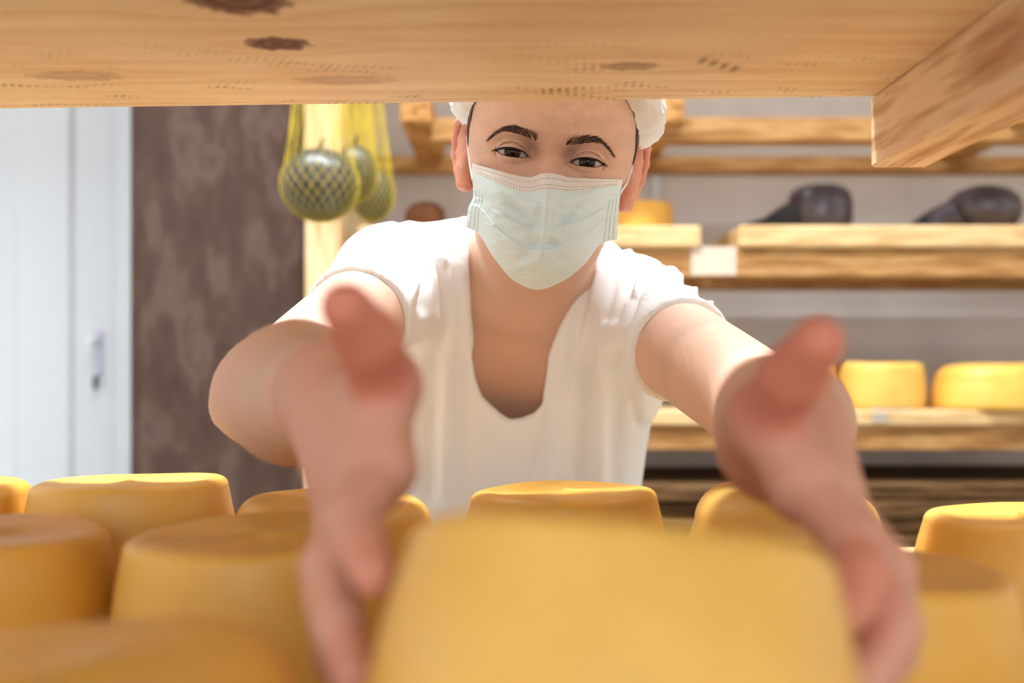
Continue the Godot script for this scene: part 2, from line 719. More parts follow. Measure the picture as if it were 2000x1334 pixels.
	em.emission_enabled = true
	em.emission = Color(0.93, 0.97, 1.0)
	em.emission_energy_multiplier = 3.0

func ceiling_light(where: Vector3, length: float, energy: float, label: String) -> void:
	var t := thing("ceiling_light", where, label, "lamp")
	part(t, "housing", box(Vector3(length, 0.05, 0.18), 0.008), mats.lamp_body, Vector3(0, 0.055, 0))
	part(t, "added_baffle", box(Vector3(length, 0.23, 0.006), 0.002), mats.lamp_body, Vector3(0, -0.04, -0.085))  # added baffle that keeps lamp light off the back wall
	var b := Build.new()
	add_tube(b, PackedVector3Array([Vector3(-length * 0.48, 0, 0), Vector3(0, 0, 0), Vector3(length * 0.48, 0, 0)]), [0.024], 16)
	part(t, "tube_diffuser", b.mesh(), mats.lamp_tube)
	var l := AreaLight3D.new()
	l.name = "tube_glow"
	l.area_size = Vector2(length * 0.96, 0.06)
	l.light_energy = energy
	l.light_color = Color(0.93, 0.97, 1.0)
	l.area_range = 8.0
	l.shadow_enabled = true
	t.add_child(l)
	l.position = Vector3(0, -0.03, 0)
	l.rotation = Vector3(-PI / 2, 0, 0)

func room() -> void:
	structure("floor", box(Vector3(4.4, 0.1, 5.6), 0.002), mats.floor_tile, Vector3(0.1, -0.05, 0.1))
	structure("ceiling", box(Vector3(4.4, 0.1, 5.6), 0.002), mats.ceiling_white, Vector3(0.1, 3.27, 0.1))
	structure("wall_back", box(Vector3(4.4, 3.22, 0.1), 0.002), mats.plaster, Vector3(0.1, 1.61, -2.41))
	structure("wall_left", box(Vector3(0.1, 3.22, 5.3), 0.002), mats.white_plaster, Vector3(-1.95, 1.61, 0.19))
	structure("wall_right", box(Vector3(0.1, 3.22, 5.3), 0.002), mats.white_plaster, Vector3(2.15, 1.61, 0.19))
	# the unseen wall behind the rack gets an added window for front fill
	var x0 := -1.35
	var x1 := 1.35
	var y0 := 0.9
	var y1 := 2.6
	var z := 2.78
	var b := Build.new()
	add_box(b, Vector3(4.4, y0, 0.12), 0.002, Transform3D(Basis(), Vector3(0.1, y0 / 2, z)))
	add_box(b, Vector3(4.4, 3.22 - y1, 0.12), 0.002, Transform3D(Basis(), Vector3(0.1, (3.22 + y1) / 2, z)))
	add_box(b, Vector3(x0 + 2.1, y1 - y0, 0.12), 0.002, Transform3D(Basis(), Vector3((x0 - 2.1) / 2, (y0 + y1) / 2, z)))
	add_box(b, Vector3(2.3 - x1, y1 - y0, 0.12), 0.002, Transform3D(Basis(), Vector3((x1 + 2.3) / 2, (y0 + y1) / 2, z)))
	structure("wall_front", b.mesh(), mats.white_plaster)
	var w := thing("window_1", Vector3(0, y0, z), "added unseen white framed window behind the front rack giving front fill light", "window")
	w.set_meta("kind", "structure")
	for k in 3:
		part(w, "mullion", box(Vector3(0.05, y1 - y0, 0.06), 0.004), mats.white_paint, Vector3([x0 + 0.025, 0.0, x1 - 0.025][k], (y1 - y0) / 2, 0))
	for k in 2:
		part(w, "rail", box(Vector3(x1 - x0, 0.05, 0.06), 0.004), mats.white_paint, Vector3(0, 0.025 + k * (y1 - y0 - 0.05), 0.001))
		part(w, "pane", box(Vector3((x1 - x0) / 2 - 0.06, y1 - y0 - 0.08, 0.004), 0.001), mats.glass, Vector3((k - 0.5) * (x1 - x0) / 2, (y1 - y0) / 2, 0))
	part(w, "added_window_sill", box(Vector3(x1 - x0 + 0.1, 0.03, 0.2), 0.005), mats.white_paint, Vector3(0, -0.015, -0.1))

func left_side() -> void:
	# white door in the back wall, its frame, and the tall brown partition beside it
	var z := -2.36
	var d := thing("door_1", Vector3(-1.25, 0, z), "white panelled door with pale handle left of the brown partition", "door")
	d.set_meta("kind", "structure")
	part(d, "leaf", box(Vector3(0.60, 2.05, 0.04), 0.003), mats.white_paint, Vector3(0.0, 1.025, 0.02))
	for x: float in [-0.19, 0.135]:
		part(d, "raised_panel", box(Vector3(0.20 if x < 0 else 0.135, 1.8, 0.016), 0.006), mats.white_paint, Vector3(x, 1.03, 0.044))
	var h := part(d, "lock_plate", box(Vector3(0.022, 0.11, 0.008), 0.003), mats.lilac_metal, Vector3(0.262, 1.23, 0.044))
	part(h, "handle", box(Vector3(0.016, 0.016, 0.04), 0.004), mats.lamp_body, Vector3(0, 0.03, 0.022))
	part(h, "key", box(Vector3(0.006, 0.03, 0.02), 0.002), mats.dark_metal, Vector3(0, -0.07, 0.01))
	part(d, "jamb", box(Vector3(0.03, 2.1, 0.05), 0.003), mats.white_paint, Vector3(0.318, 1.05, 0.025))
	part(d, "architrave", box(Vector3(0.052, 2.12, 0.075), 0.006), mats.white_paint, Vector3(0.362, 1.06, 0.0375))
	part(d, "lintel", box(Vector3(0.72, 0.06, 0.07), 0.006), mats.white_paint, Vector3(0.02, 2.12, 0.035))
	# dark brown stained partition
	var p := thing("partition_panel", Vector3(-0.595, 0, -2.0), "tall dark brown stained wooden partition between the door and the pale post", "partition")
	part(p, "board", box(Vector3(0.338, 2.2, 0.04), 0.002), mats.brown_panel, Vector3(0, 1.1, 0))
	part(p, "edge_strip", box(Vector3(0.012, 2.2, 0.044), 0.002), mats.brown_panel, Vector3(-0.175, 1.1, 0))

func cheese_profile(top: float, base: float, h: float, soft: float) -> Array:
	# from the middle of the bottom to the middle of the top
	var p := [[0.0, 0.0], [base * 0.5, 0.0], [base - 0.008, 0.0], [base - 0.003, 0.0015], [base, 0.006]]
	var n := 7
	for k in range(1, n):
		var t := float(k) / n
		p.append([lerpf(base, top + soft, t) + 0.0022 * sin(PI * t), lerpf(0.006, h - soft, t)])
	for k in 9:
		var a := PI / 2 * k / 8.0
		p.append([top + soft * cos(a), h - soft + soft * sin(a)])
	p.append([top * 0.93, h + 0.0005])
	p.append([top * 0.8, h - 0.0006])
	p.append([top * 0.45, h - 0.001])
	p.append([0.0, h - 0.001])
	return p

var cheese_count := 0

func cheese(where: Vector3, top: float, base: float, h: float, soft: float, label: String, group := "", turn := Vector3.ZERO) -> MeshInstance3D:
	cheese_count += 1
	var k := cheese_count * 1.7
	var wob := func(a: float, r: float, y: float) -> Vector2:
		return Vector2(1.0 + 0.008 * sin(2 * a + k) + 0.005 * sin(3 * a - 2 * k) + 0.003 * sin(7 * a + k * 3), (0.0016 * sin(a + k * 2) + 0.0007 * sin(3 * a + k)) * y / h)
	var o := part(self, "cheese_wheel", lathe(cheese_profile(top, base, h, soft), 72, wob), mats["cheese_%d" % (cheese_count % 3)], where, turn)
	tag(o, label, "cheese", group)
	return o

const SHELF_Y := EYE_Y - 0.172     # top of the planks the cheeses stand on
const LID_Y := EYE_Y + 0.2059      # underside of the plank overhead

func hero_plank_texture() -> ImageTexture:
	# sawn spruce: grain along x, knots with rings bending round them, slanting saw marks
	var w := 1500
	var h := 300
	var fine := FastNoiseLite.new()
	fine.seed = 5
	fine.frequency = 1.0
	fine.fractal_octaves = 3
	var knots := [[-0.154, 0.545, 0.030, 0.024, 1.0], [-0.150, 0.621, 0.021, 0.013, 1.0], [-0.31, 0.690, 0.035, 0.012, 0.25], [0.080, 0.668, 0.020, 0.010, 0.42], [-0.12, 0.70, 0.035, 0.012, 0.22], [0.42, 0.60, 0.02, 0.012, 0.5], [-0.45, 0.55, 0.03, 0.02, 0.35]]
	var im := Image.create(w, h, false, Image.FORMAT_RGB8)
	var light := Vector3(248, 224, 180)
	var dark := Vector3(228, 190, 140)
	for j in h:
		var d := 0.50 + 0.30 * j / h
		for i in w:
			var x := -0.75 + 1.5 * i / w
			var bend := 0.0
			var kn := 0.0
			for q: Array in knots:
				var dx: float = (x - q[0]) / q[2]
				var dy: float = (d - q[1]) / q[3]
				var r2 := dx * dx + dy * dy
				if r2 < 16.0:
					var e: float = exp(-r2 * 0.28)
					bend += (0.028 if dy > 0 else -0.028) * e * q[4]
					if r2 < 2.2:
						var edge := r2 + 0.5 * fine.get_noise_2d(x * 90, d * 90)
						kn = maxf(kn, clampf((1.15 - edge) * 2.2, 0.0, 1.0) * q[4] * (0.88 + 0.12 * sin(sqrt(r2) * 14.0)))
			var g := 0.5 + 0.55 * fine.get_noise_2d(x * 2.2 + 7.0, (d - bend) * 42.0)
			g += 0.16 * fine.get_noise_2d(x * 14.0, (d - bend) * 260.0)
			g += 0.3 * fine.get_noise_2d(x * 5.0 + 40.0, d * 6.0)
			var saw := sin((x * 0.8 + d * (0.42 if x < 0 else -0.05)) * 1300.0)
			var where_saw := clampf(0.25 + fine.get_noise_2d(x * 9.0 + 3.0, d * 14.0) * 1.6, 0.0, 1.0)
			g -= 0.10 * maxf(saw, 0.0) * where_saw
			var stain := clampf(fine.get_noise_2d(x * 11.0 - 20.0, d * 30.0) * 2.2 - 0.55, 0.0, 1.0) * clampf((d - 0.6) * 8.0, 0.0, 1.0)
			var c := dark.lerp(light, clampf(g, 0.0, 1.0))
			c = c.lerp(Vector3(120, 86, 48), stain * 0.6 * (0.5 + 0.5 * saw))
			c = c.lerp(Vector3(96, 56, 38), kn * 0.92)
			# four short dark dabs
			for q in 4:
				var bx := 0.128 + 0.0085 * q
				var by := 0.655 + 0.006 * q
				var dab := pow((x - bx) / 0.0026, 2.0) + pow((d - by) / 0.007, 2.0)
				if dab < 6.0:
					c = c.lerp(Vector3(88, 70, 44), 0.5 * exp(-dab))
			im.set_pixel(i, j, Color(c.x / 255.0, c.y / 255.0, c.z / 255.0))
	return ImageTexture.create_from_image(im)

# a plank given by its outline in (x, depth), its underside height and its thickness; UV runs over x -0.75..0.75 and depth 0.50..0.80
func plank_mesh(quad: Array, y: float, thick: float) -> ArrayMesh:
	var b := Build.new()
	var mid := Vector2.ZERO
	for q: Vector2 in quad:
		mid += q / 4.0
	var pts := PackedVector3Array()
	var uvs := PackedVector2Array()
	var levels := [[0.012, 0.0], [0.0035, 0.0], [0.001, 0.001], [0.0, 0.0035], [0.0, thick - 0.003], [0.003, thick], [0.012, thick]]
	var n := 24
	for l: Array in levels:
		for s in 4:
			for k in n:
				var p: Vector2 = quad[s].lerp(quad[(s + 1) % 4], float(k) / n)
				var inward := (mid - p)
				inward = Vector2(signf(inward.x) * minf(absf(inward.x), l[0]), signf(inward.y) * minf(absf(inward.y), l[0]))
				p += inward
				pts.append(Vector3(p.x, y + l[1], -p.y))
				uvs.append(Vector2((p.x + 0.75) / 1.5, (p.y - 0.50) / 0.30))
	add_grid(b, pts, levels.size(), 4 * n, true, 0, PackedColorArray(), Color(1, 1, 1), uvs)
	for end: Array in [[0, -1.0], [levels.size() - 1, 1.0]]:
		var vs := PackedVector3Array()
		var us := PackedVector2Array()
		var ns := PackedVector3Array()
		var base: int = end[0] * 4 * n
		for k in [0, n, 2 * n, 3 * n]:
			vs.append(pts[base + k])
			us.append(uvs[base + k])
			ns.append(Vector3(0, end[1], 0))
		b.add(vs, ns, PackedInt32Array([0, 1, 2, 0, 2, 3] if end[1] < 0 else [0, 2, 1, 0, 3, 2]), PackedColorArray(), us)
	return b.mesh()

func front_rack() -> void:
	var t := thing("wooden_rack", Vector3(0, 0, 0), "light wooden rack with a knotty plank above a shelf of yellow cheese wheels", "rack")
	var hm := mat("knotty_plank", Color.WHITE, 0.68, 0.35)
	hm.albedo_texture = hero_plank_texture()
	hm.normal_enabled = true
	hm.normal_texture = noise_tex(77, 0.05, 4, [], 512, 3.0)
	hm.normal_scale = 0.25
	part(t, "plank", plank_mesh([Vector2(-0.74, 0.50), Vector2(0.74, 0.50), Vector2(0.74, 0.722), Vector2(-0.74, 0.798)], LID_Y, 0.03), hm)
	part(t, "plank", box(Vector3(1.48, 0.03, 0.27), 0.003), mats.rack_wood_x, Vector3(0, LID_Y + 0.0152, -0.362))
	# joists under the upper planks, the right one shows
	for x in [0.2965, -0.62]:
		part(t, "joist", box(Vector3(0.042, 0.0535, 0.56), 0.0016), mats.joist_wood, Vector3(x, LID_Y - 0.0268, -0.467))
	# lower shelf
	for k in 5:
		part(t, "plank", box(Vector3(1.48, 0.024, 0.158), 0.003), mats.rack_wood_x, Vector3(0, SHELF_Y - 0.012, -0.205 - 0.1605 * k))
	for x in [0.30, -0.62]:
		part(t, "joist", box(Vector3(0.042, 0.052, 0.76), 0.002), mats.rack_wood_z, Vector3(x, SHELF_Y - 0.05, -0.53))
	for x in [-0.70, 0.70]:
		for z in [-0.16, -0.72]:
			part(t, "post", box(Vector3(0.06, 2.1, 0.06), 0.003), mats.rack_wood_y, Vector3(x * 1.098, 1.05, z))
		for y in [SHELF_Y - 0.1, LID_Y - 0.075]:
			part(t, "rail", box(Vector3(0.04, 0.045, 0.62), 0.002), mats.rack_wood_z, Vector3(x * 1.03, y, -0.44))
	# [x, d, top radius, base radius, height, softness, label]
	for c: Array in [
		[-0.432, 0.72, 0.058, 0.074, 0.084, 0.010, "yellow cheese wheel at the row's end right in front of the white door"],
		[-0.282, 0.722, 0.062, 0.077, 0.087, 0.007, "flat-topped yellow cheese wheel on the shelf edge before the dark brown partition"],
		[-0.129, 0.705, 0.054, 0.074, 0.076, 0.016, "yellow cheese wheel mostly hidden behind the hand on the partition's side"],
		[0.0375, 0.712, 0.060, 0.078, 0.081, 0.008, "yellow cheese wheel on the shelf edge right below the shirt's neckline"],
		[0.2005, 0.713, 0.040, 0.077, 0.082, 0.026, "round-shouldered yellow cheese wheel half hidden behind the hand on the storage rack's side"],
		[0.3555, 0.684, 0.054, 0.071, 0.068, 0.008, "flat-topped yellow cheese wheel at the shelf edge below the long old boards"],
		[-0.299, 0.545, 0.063, 0.077, 0.079, 0.006, "second-row yellow cheese wheel one place away from the reaching hand"],
		[-0.143, 0.545, 0.0635, 0.0765, 0.079, 0.007, "second-row yellow cheese wheel touching the hand on the partition's side"],
		[0.167, 0.470, 0.062, 0.075, 0.0755, 0.007, "yellow cheese wheel beside the fingers on the storage rack's side"],
		[-0.137, 0.29, 0.060, 0.0765, 0.079, 0.012, "innermost blurred yellow cheese wheel standing next to the held wheel"]]:
		cheese(Vector3(c[0], SHELF_Y + 0.0005, -c[1]), c[2], c[3], c[4], c[5], c[6])
	# the wheel in the hands, tipped back and a little to one side
	var held := cheese(Vector3(0, 0, 0), 0.060, 0.0765, 0.081, 0.008, "yellow cheese wheel lifted and tipped between the person's two hands")
	var bs := Basis(Vector3(0, 0, 1), deg_to_rad(-5.5)) * Basis(Vector3(1, 0, 0), deg_to_rad(-15))
	held.transform = Transform3D(bs, Vector3(0.0345, EYE_Y - 0.058, -0.318) - bs * Vector3(0, 0.081, 0))

func back_rack() -> void:
	var fz := -1.9
	var rz := -2.2
	var t := thing("storage_rack", Vector3(0, 0, 0), "tall wooden shelving rack against the grey wall behind the person", "rack")
	var up := func(py: float, d: float) -> float: return EYE_Y + (HORIZON - py) / FOCAL * d
	var beam := func(x0: float, x1: float, top: float, bottom: float, z: float, m: Material) -> void:
		part(t, "beam", box(Vector3(x1 - x0, top - bottom, 0.05), 0.003), m, Vector3((x0 + x1) / 2, (top + bottom) / 2, z - 0.025))
	# posts: one pair on the left, one outside the frame on the right
	for x: float in [-0.37, 1.5]:
		part(t, "post", box(Vector3(0.07, 2.2, 0.07), 0.003), mats.pale_wood_y, Vector3(x, 1.1, fz - 0.035))
		part(t, "post", box(Vector3(0.06, 2.2, 0.06), 0.003), mats.pale_wood_y, Vector3(x + 0.012, 1.1, rz - 0.085))
	# top shelf: front and rear beams with joists between
	var y0: float = up.call(275, 1.9)
	var y1: float = up.call(229, 1.9)
	beam.call(-0.16, 1.46, y1, y0, fz, mats.shelf_wood_x)
	beam.call(-0.33, 1.46, y1 - 0.01, y0, rz, mats.shelf_wood_x)
	for x: float in [-0.185, 0.30, 1.0]:
		part(t, "joist", box(Vector3(0.06, 0.05, 0.40), 0.003), mats.shelf_wood_z, Vector3(x, y0 + 0.052, -2.06))
	# middle shelf
	y1 = up.call(484, 1.9)
	y0 = up.call(541, 1.9)
	beam.call(-0.33, 1.46, y1, y0, fz, mats.shelf_wood_x)
	beam.call(-0.33, 1.46, y1, y0, rz, mats.shelf_wood_x)
	for x: float in [-0.2, 0.40, 1.1]:
		part(t, "joist", box(Vector3(0.05, 0.04, 0.25), 0.003), mats.shelf_wood_z, Vector3(x, y1 - 0.022, -2.075))
	# lower shelf
	y1 = up.call(831, 1.9)
	y0 = up.call(880, 1.9)
	beam.call(-0.33, 1.46, y1, y0, fz, mats.shelf_wood_x)
	beam.call(-0.33, 1.46, y1, y0, rz, mats.shelf_wood_x)
	for x: float in [-0.2, 0.345, 1.1]:
		part(t, "joist", box(Vector3(0.05, 0.04, 0.25), 0.003), mats.shelf_wood_z, Vector3(x, y1 - 0.022, -2.075))
	# bottom shelf
	for z: float in [fz, rz]:
		beam.call(-0.33, 1.46, 0.84, 0.78, z, mats.old_wood_x)
	# boards lying on the shelves, cheeses on the boards
	var tray := func(x0: float, x1: float, top: float, bottom: float, m: Material, label: String) -> void:
		var o := part(self, "drying_board", box(Vector3(x1 - x0, top - bottom, 0.36), 0.004), m, Vector3((x0 + x1) / 2, (top + bottom) / 2, -2.07))
		tag(o, label, "board")
	var mid_top: float = up.call(441, 1.9)
	var mid_low: float = up.call(484, 1.9)
	tray.call(-0.30, 0.368, mid_top - 0.001, mid_low, mats.pale_wood_x, "pale drying board behind the person's head carrying one yellow cheese")
	tray.call(0.442, 1.42, mid_top, mid_low, mats.pale_wood_x, "long pale drying board under the dark purple cured pieces")
	var low_top: float = up.call(801, 1.9)
	var low_low: float = up.call(831, 1.9)
	tray.call(-0.30, 1.42, low_top, low_low, mats.pale_wood_x, "long pale drying board under the back row of yellow cheeses")
	# paper label on the middle beam, slips on the lower board
	tag(part(self, "paper_label", box(Vector3(0.088, 0.056, 0.001), 0.0003), mats.paper, Vector3(0.394, up.call(510, 1.9), fz + 0.001)), "blank pale square paper label stuck on the middle shelf beam", "label")
	tag(part(self, "paper_slip", box(Vector3(0.075, 0.001, 0.05), 0.0003), mats.blue_paper, Vector3(0.745, low_top + 0.0006, -1.93)), "small light blue paper slip on the lower drying board", "slip")
	tag(part(self, "paper_slip", box(Vector3(0.045, 0.001, 0.045), 0.0003), mats.lilac_paper, Vector3(0.635, low_top + 0.0006, -1.93)), "small lilac paper slip on the lower drying board", "slip")
	tag(part(self, "paper_slip", box(Vector3(0.03, 0.02, 0.001), 0.0003), mats.grey_paper, Vector3(0.715, low_top - 0.014, fz + 0.0106)), "small grey printed slip on the lower drying board's front edge", "slip")
	# cheeses
	cheese(Vector3(0.264, mid_top - 0.0005, -2.05), 0.066, 0.072, 0.068, 0.006, "low yellow cheese wheel on the middle shelf beside the person's ear")
	cheese(Vector3(0.575, low_top, -2.0), 0.070, 0.086, 0.092, 0.014, "yellow cheese wheel on the back shelf half hidden by the reaching hand")
	cheese(Vector3(0.755, low_top, -2.0), 0.074, 0.088, 0.094, 0.012, "orange-yellow cheese wheel on the back shelf above the light blue slip")
	cheese(Vector3(0.968, low_top, -1.98), 0.070, 0.112, 0.090, 0.032, "broad pale yellow cheese wheel with bulging sides on the back shelf")
	# dark cured pieces: a round end and a tapered neck lying to the left
	cured(Vector3(0.648, mid_top + 0.0004, -2.05), 0.0, "dark purple barrel-shaped cured piece with a flat top and black tapered neck")
	cured(Vector3(0.993, mid_top + 0.0004, -2.05), 1.0, "dark purple ball-shaped cured piece tied off from its grey cone neck")
	# old boards stacked on the bottom shelf
	for k in 4:
		var o := part(self, "stacked_board", box(Vector3(0.34 - 0.02 * (k % 2), 0.030, 0.36), 0.004), mats.old_wood_x, Vector3(0.37 + 0.015 * (k % 3), 0.8555 + 0.0335 * k, -2.06 + 0.02 * (k % 2)))
		tag(o, "old brown board in the stack on the bottom shelf nearer the white T-shirt", "board", "old boards in the stack nearer the T-shirt")
	for k in 4:
		var o := part(self, "stacked_board", box(Vector3(0.62, 0.030, 0.36), 0.004), mats.old_wood_x, Vector3(0.99 - 0.03 * (k % 2), 0.8555 + 0.034 * k, -2.05 - 0.015 * (k % 2)))
		tag(o, "long old brown board in the stack below the lower yellow cheeses", "board", "long old boards below the back row cheeses")
	var pipe := Build.new()
	add_tube(pipe, PackedVector3Array([Vector3(0.346, 1.47, -2.345), Vector3(0.346, 1.9, -2.345), Vector3(0.346, 3.2, -2.345)]), [0.009], 12)
	tag(part(self, "conduit", pipe.mesh(), mats.white_paint), "thin white vertical conduit on the grey wall behind the storage rack", "pipe")
	# brown rounded piece by the left shoulder
	var bw := func(a: float, r: float, y: float) -> Vector2: return Vector2(1.0 + 0.01 * sin(3 * a), 0.0)
	var br := part(self, "brown_cheese", lathe([[0.0, 0.0], [0.028, 0.0], [0.038, 0.008], [0.042, 0.028], [0.039, 0.046], [0.028, 0.058], [0.013, 0.0625], [0.0, 0.063]], 40, bw), mats.brown_rind, Vector3(-0.178, mid_top - 0.001, -2.0))
	tag(br, "small brown round cheese on the middle shelf behind the person's shoulder", "cheese")

func cured(where: Vector3, kind: float, label: String) -> void:
	var t := thing("cured_piece", where, label, "cured food")
	var r := 0.064 if kind < 0.5 else 0.07
	var pr := []
	if kind < 0.5:
		pr = [[0.0, 0.0], [0.045, 0.0], [0.060, 0.006], [0.067, 0.035], [0.068, 0.066], [0.062, 0.088], [0.053, 0.0985], [0.044, 0.102], [0.02, 0.103], [0.0, 0.103]]
	else:
		pr = [[0.0, 0.0], [0.038, 0.002], [0.060, 0.014], [0.073, 0.036], [0.0765, 0.056], [0.071, 0.077], [0.054, 0.094], [0.028, 0.103], [0.0, 0.106]]
	part(t, "body", lathe(pr, 48), mats.purple_rind)
	var b := Build.new()
	if kind < 0.5:
		add_tube(b, PackedVector3Array([Vector3(-0.03, 0.042, 0.0), Vector3(-0.075, 0.033, 0.01), Vector3(-0.12, 0.0185, 0.03), Vector3(-0.17, 0.0095, 0.06), Vector3(-0.19, 0.007, 0.08)]), [0.04, 0.030, 0.016, 0.007, 0.004], 20)
		part(t, "neck", b.mesh(), mats.black_rind)
	else:
		add_tube(b, PackedVector3Array([Vector3(-0.04, 0.042, 0.0), Vector3(-0.075, 0.036, 0.0), Vector3(-0.11, 0.028, 0.01), Vector3(-0.13, 0.0225, 0.012)]), [0.04, 0.034, 0.026, 0.020], 20)
		part(t, "neck", b.mesh(), mats.purple_rind)
		var e := Build.new()
		add_tube(e, PackedVector3Array([Vector3(-0.128, 0.0215, 0.012), Vector3(-0.155, 0.013, 0.02), Vector3(-0.19, 0.005, 0.03)]), [0.0205, 0.012, 0.004], 16)
		part(t, "tip", e.mesh(), mats.black_rind)

func hanging_melons() -> void:
	# pole from which the nets hang
	var rail_y := 2.0
	var pole := thing("hanging_pole", Vector3(-0.305, rail_y, -1.62), "wooden pole below the ceiling from which the yellow nets hang", "pole")
	var b := Build.new()
	add_tube(b, PackedVector3Array([Vector3(0.02, 0, 0.3), Vector3(0.02, 0, 0), Vector3(0.02, 0, -0.3)]), [0.014], 14)
	part(pole, "bar", b.mesh(), mats.shelf_wood_z)
	for z in [-0.25, 0.25]:
		var h := Build.new()
		add_tube(h, PackedVector3Array([Vector3(0.02, 0, z), Vector3(0.02, 0.3, z), Vector3(0.02, 1.22, z)]), [0.004], 8)
		part(pole, "hanger_rod", h.mesh(), mats.lamp_body)
	melon(at(625, 361, 1.50), 0.0585, 0.056, "largest dark green round melon hanging in a yellow net", rail_y, 0.3)
	melon(at(693, 338, 1.635), 0.0375, 0.0475, "dark green melon hanging in a net between two others", rail_y, 1.1)
	melon(at(727, 379, 1.77), 0.0385, 0.0495, "smaller oval dark green melon hanging lowest beside the light post", rail_y, 2.0)

func melon(c: Vector3, rx: float, ry: float, label: String, rail_y: float, phase: float) -> void:
	var m := thing("melon", c, label, "melon")
	var pr := []
	for k in 25:
		var a := -PI / 2 + PI * k / 24.0
		pr.append([rx * cos(a), ry * sin(a)])
	var rib := func(a: float, r: float, y: float) -> Vector2: return Vector2(1.0 + 0.012 * sin(11 * a), 0.0)
	part(m, "fruit", lathe(pr, 66, rib), mats.melon_skin)
	var st := Build.new()
	add_tube(st, PackedVector3Array([Vector3(0, ry * 0.97, 0), Vector3(0.002, ry + 0.008, 0), Vector3(0.006, ry + 0.014, 0.002)]), [0.004, 0.003, 0.003], 8)
	part(m, "stem", st.mesh(), mats.stem)
	# the net: two families of threads winding round the same profile
	var net := thing("net_bag", c, "yellow mesh net bag holding the " + label.replace(" hanging in a yellow net", "").replace(" hanging in a net", "").replace(" hanging lowest", ""), "net")
	var top := rail_y - c.y + 0.012
	var prof := []
	for k in 14:
		var a := -PI / 2 + PI * 0.66 * k / 13.0
		prof.append([(rx + 0.0014) * cos(a) + 0.0008, (ry + 0.0014) * sin(a)])
	var r0: float = prof[13][0]
	var yy: float = prof[13][1]
	for k in range(1, 12):
		var t := k / 11.0
		prof.append([lerpf(r0, 0.016, pow(t, 0.62)) * (1.0 + 0.05 * sin(t * 9.0 + phase)), lerpf(yy, top, t)])
	var lean := -0.285 - c.x
	var th := Build.new()
	var n := 22
	for fam in [-1.0, 1.0]:
		for s in n:
			var path := PackedVector3Array()
			for k in prof.size():
				var a: float = TAU * s / n + fam * 0.115 * k + phase
				var r: float = prof[k][0] + (0.0004 if fam > 0 else 0.0)
				path.append(Vector3(r * cos(a) + lean * smoothstep(ry * 0.4, top, prof[k][1]), prof[k][1], r * sin(a)))
			var rows := PackedVector3Array()
			for k in path.size():
				var out := Vector3(path[k].x, 0, path[k].z).normalized()
				var dir := (path[mini(k + 1, path.size() - 1)] - path[maxi(k - 1, 0)]).normalized()
				var side := dir.cross(out).normalized() * 0.00042
				rows.append_array([path[k] + side, path[k] + out * 0.0006, path[k] - side])
			add_grid(th, rows, path.size(), 3, true, 1 if fam > 0 else 1)
	part(net, "netting", th.mesh(), mats.net_yellow)

const BODY_BASE := Vector3(0.0, 0.0, -1.42)

func chain(prims: Array, pts: Array, radii: Array, k: float) -> void:
	for i in pts.size() - 1:
		prims.append([pts[i], pts[i + 1], radii[i], radii[i + 1], k])

var arm_l := []
var arm_r := []

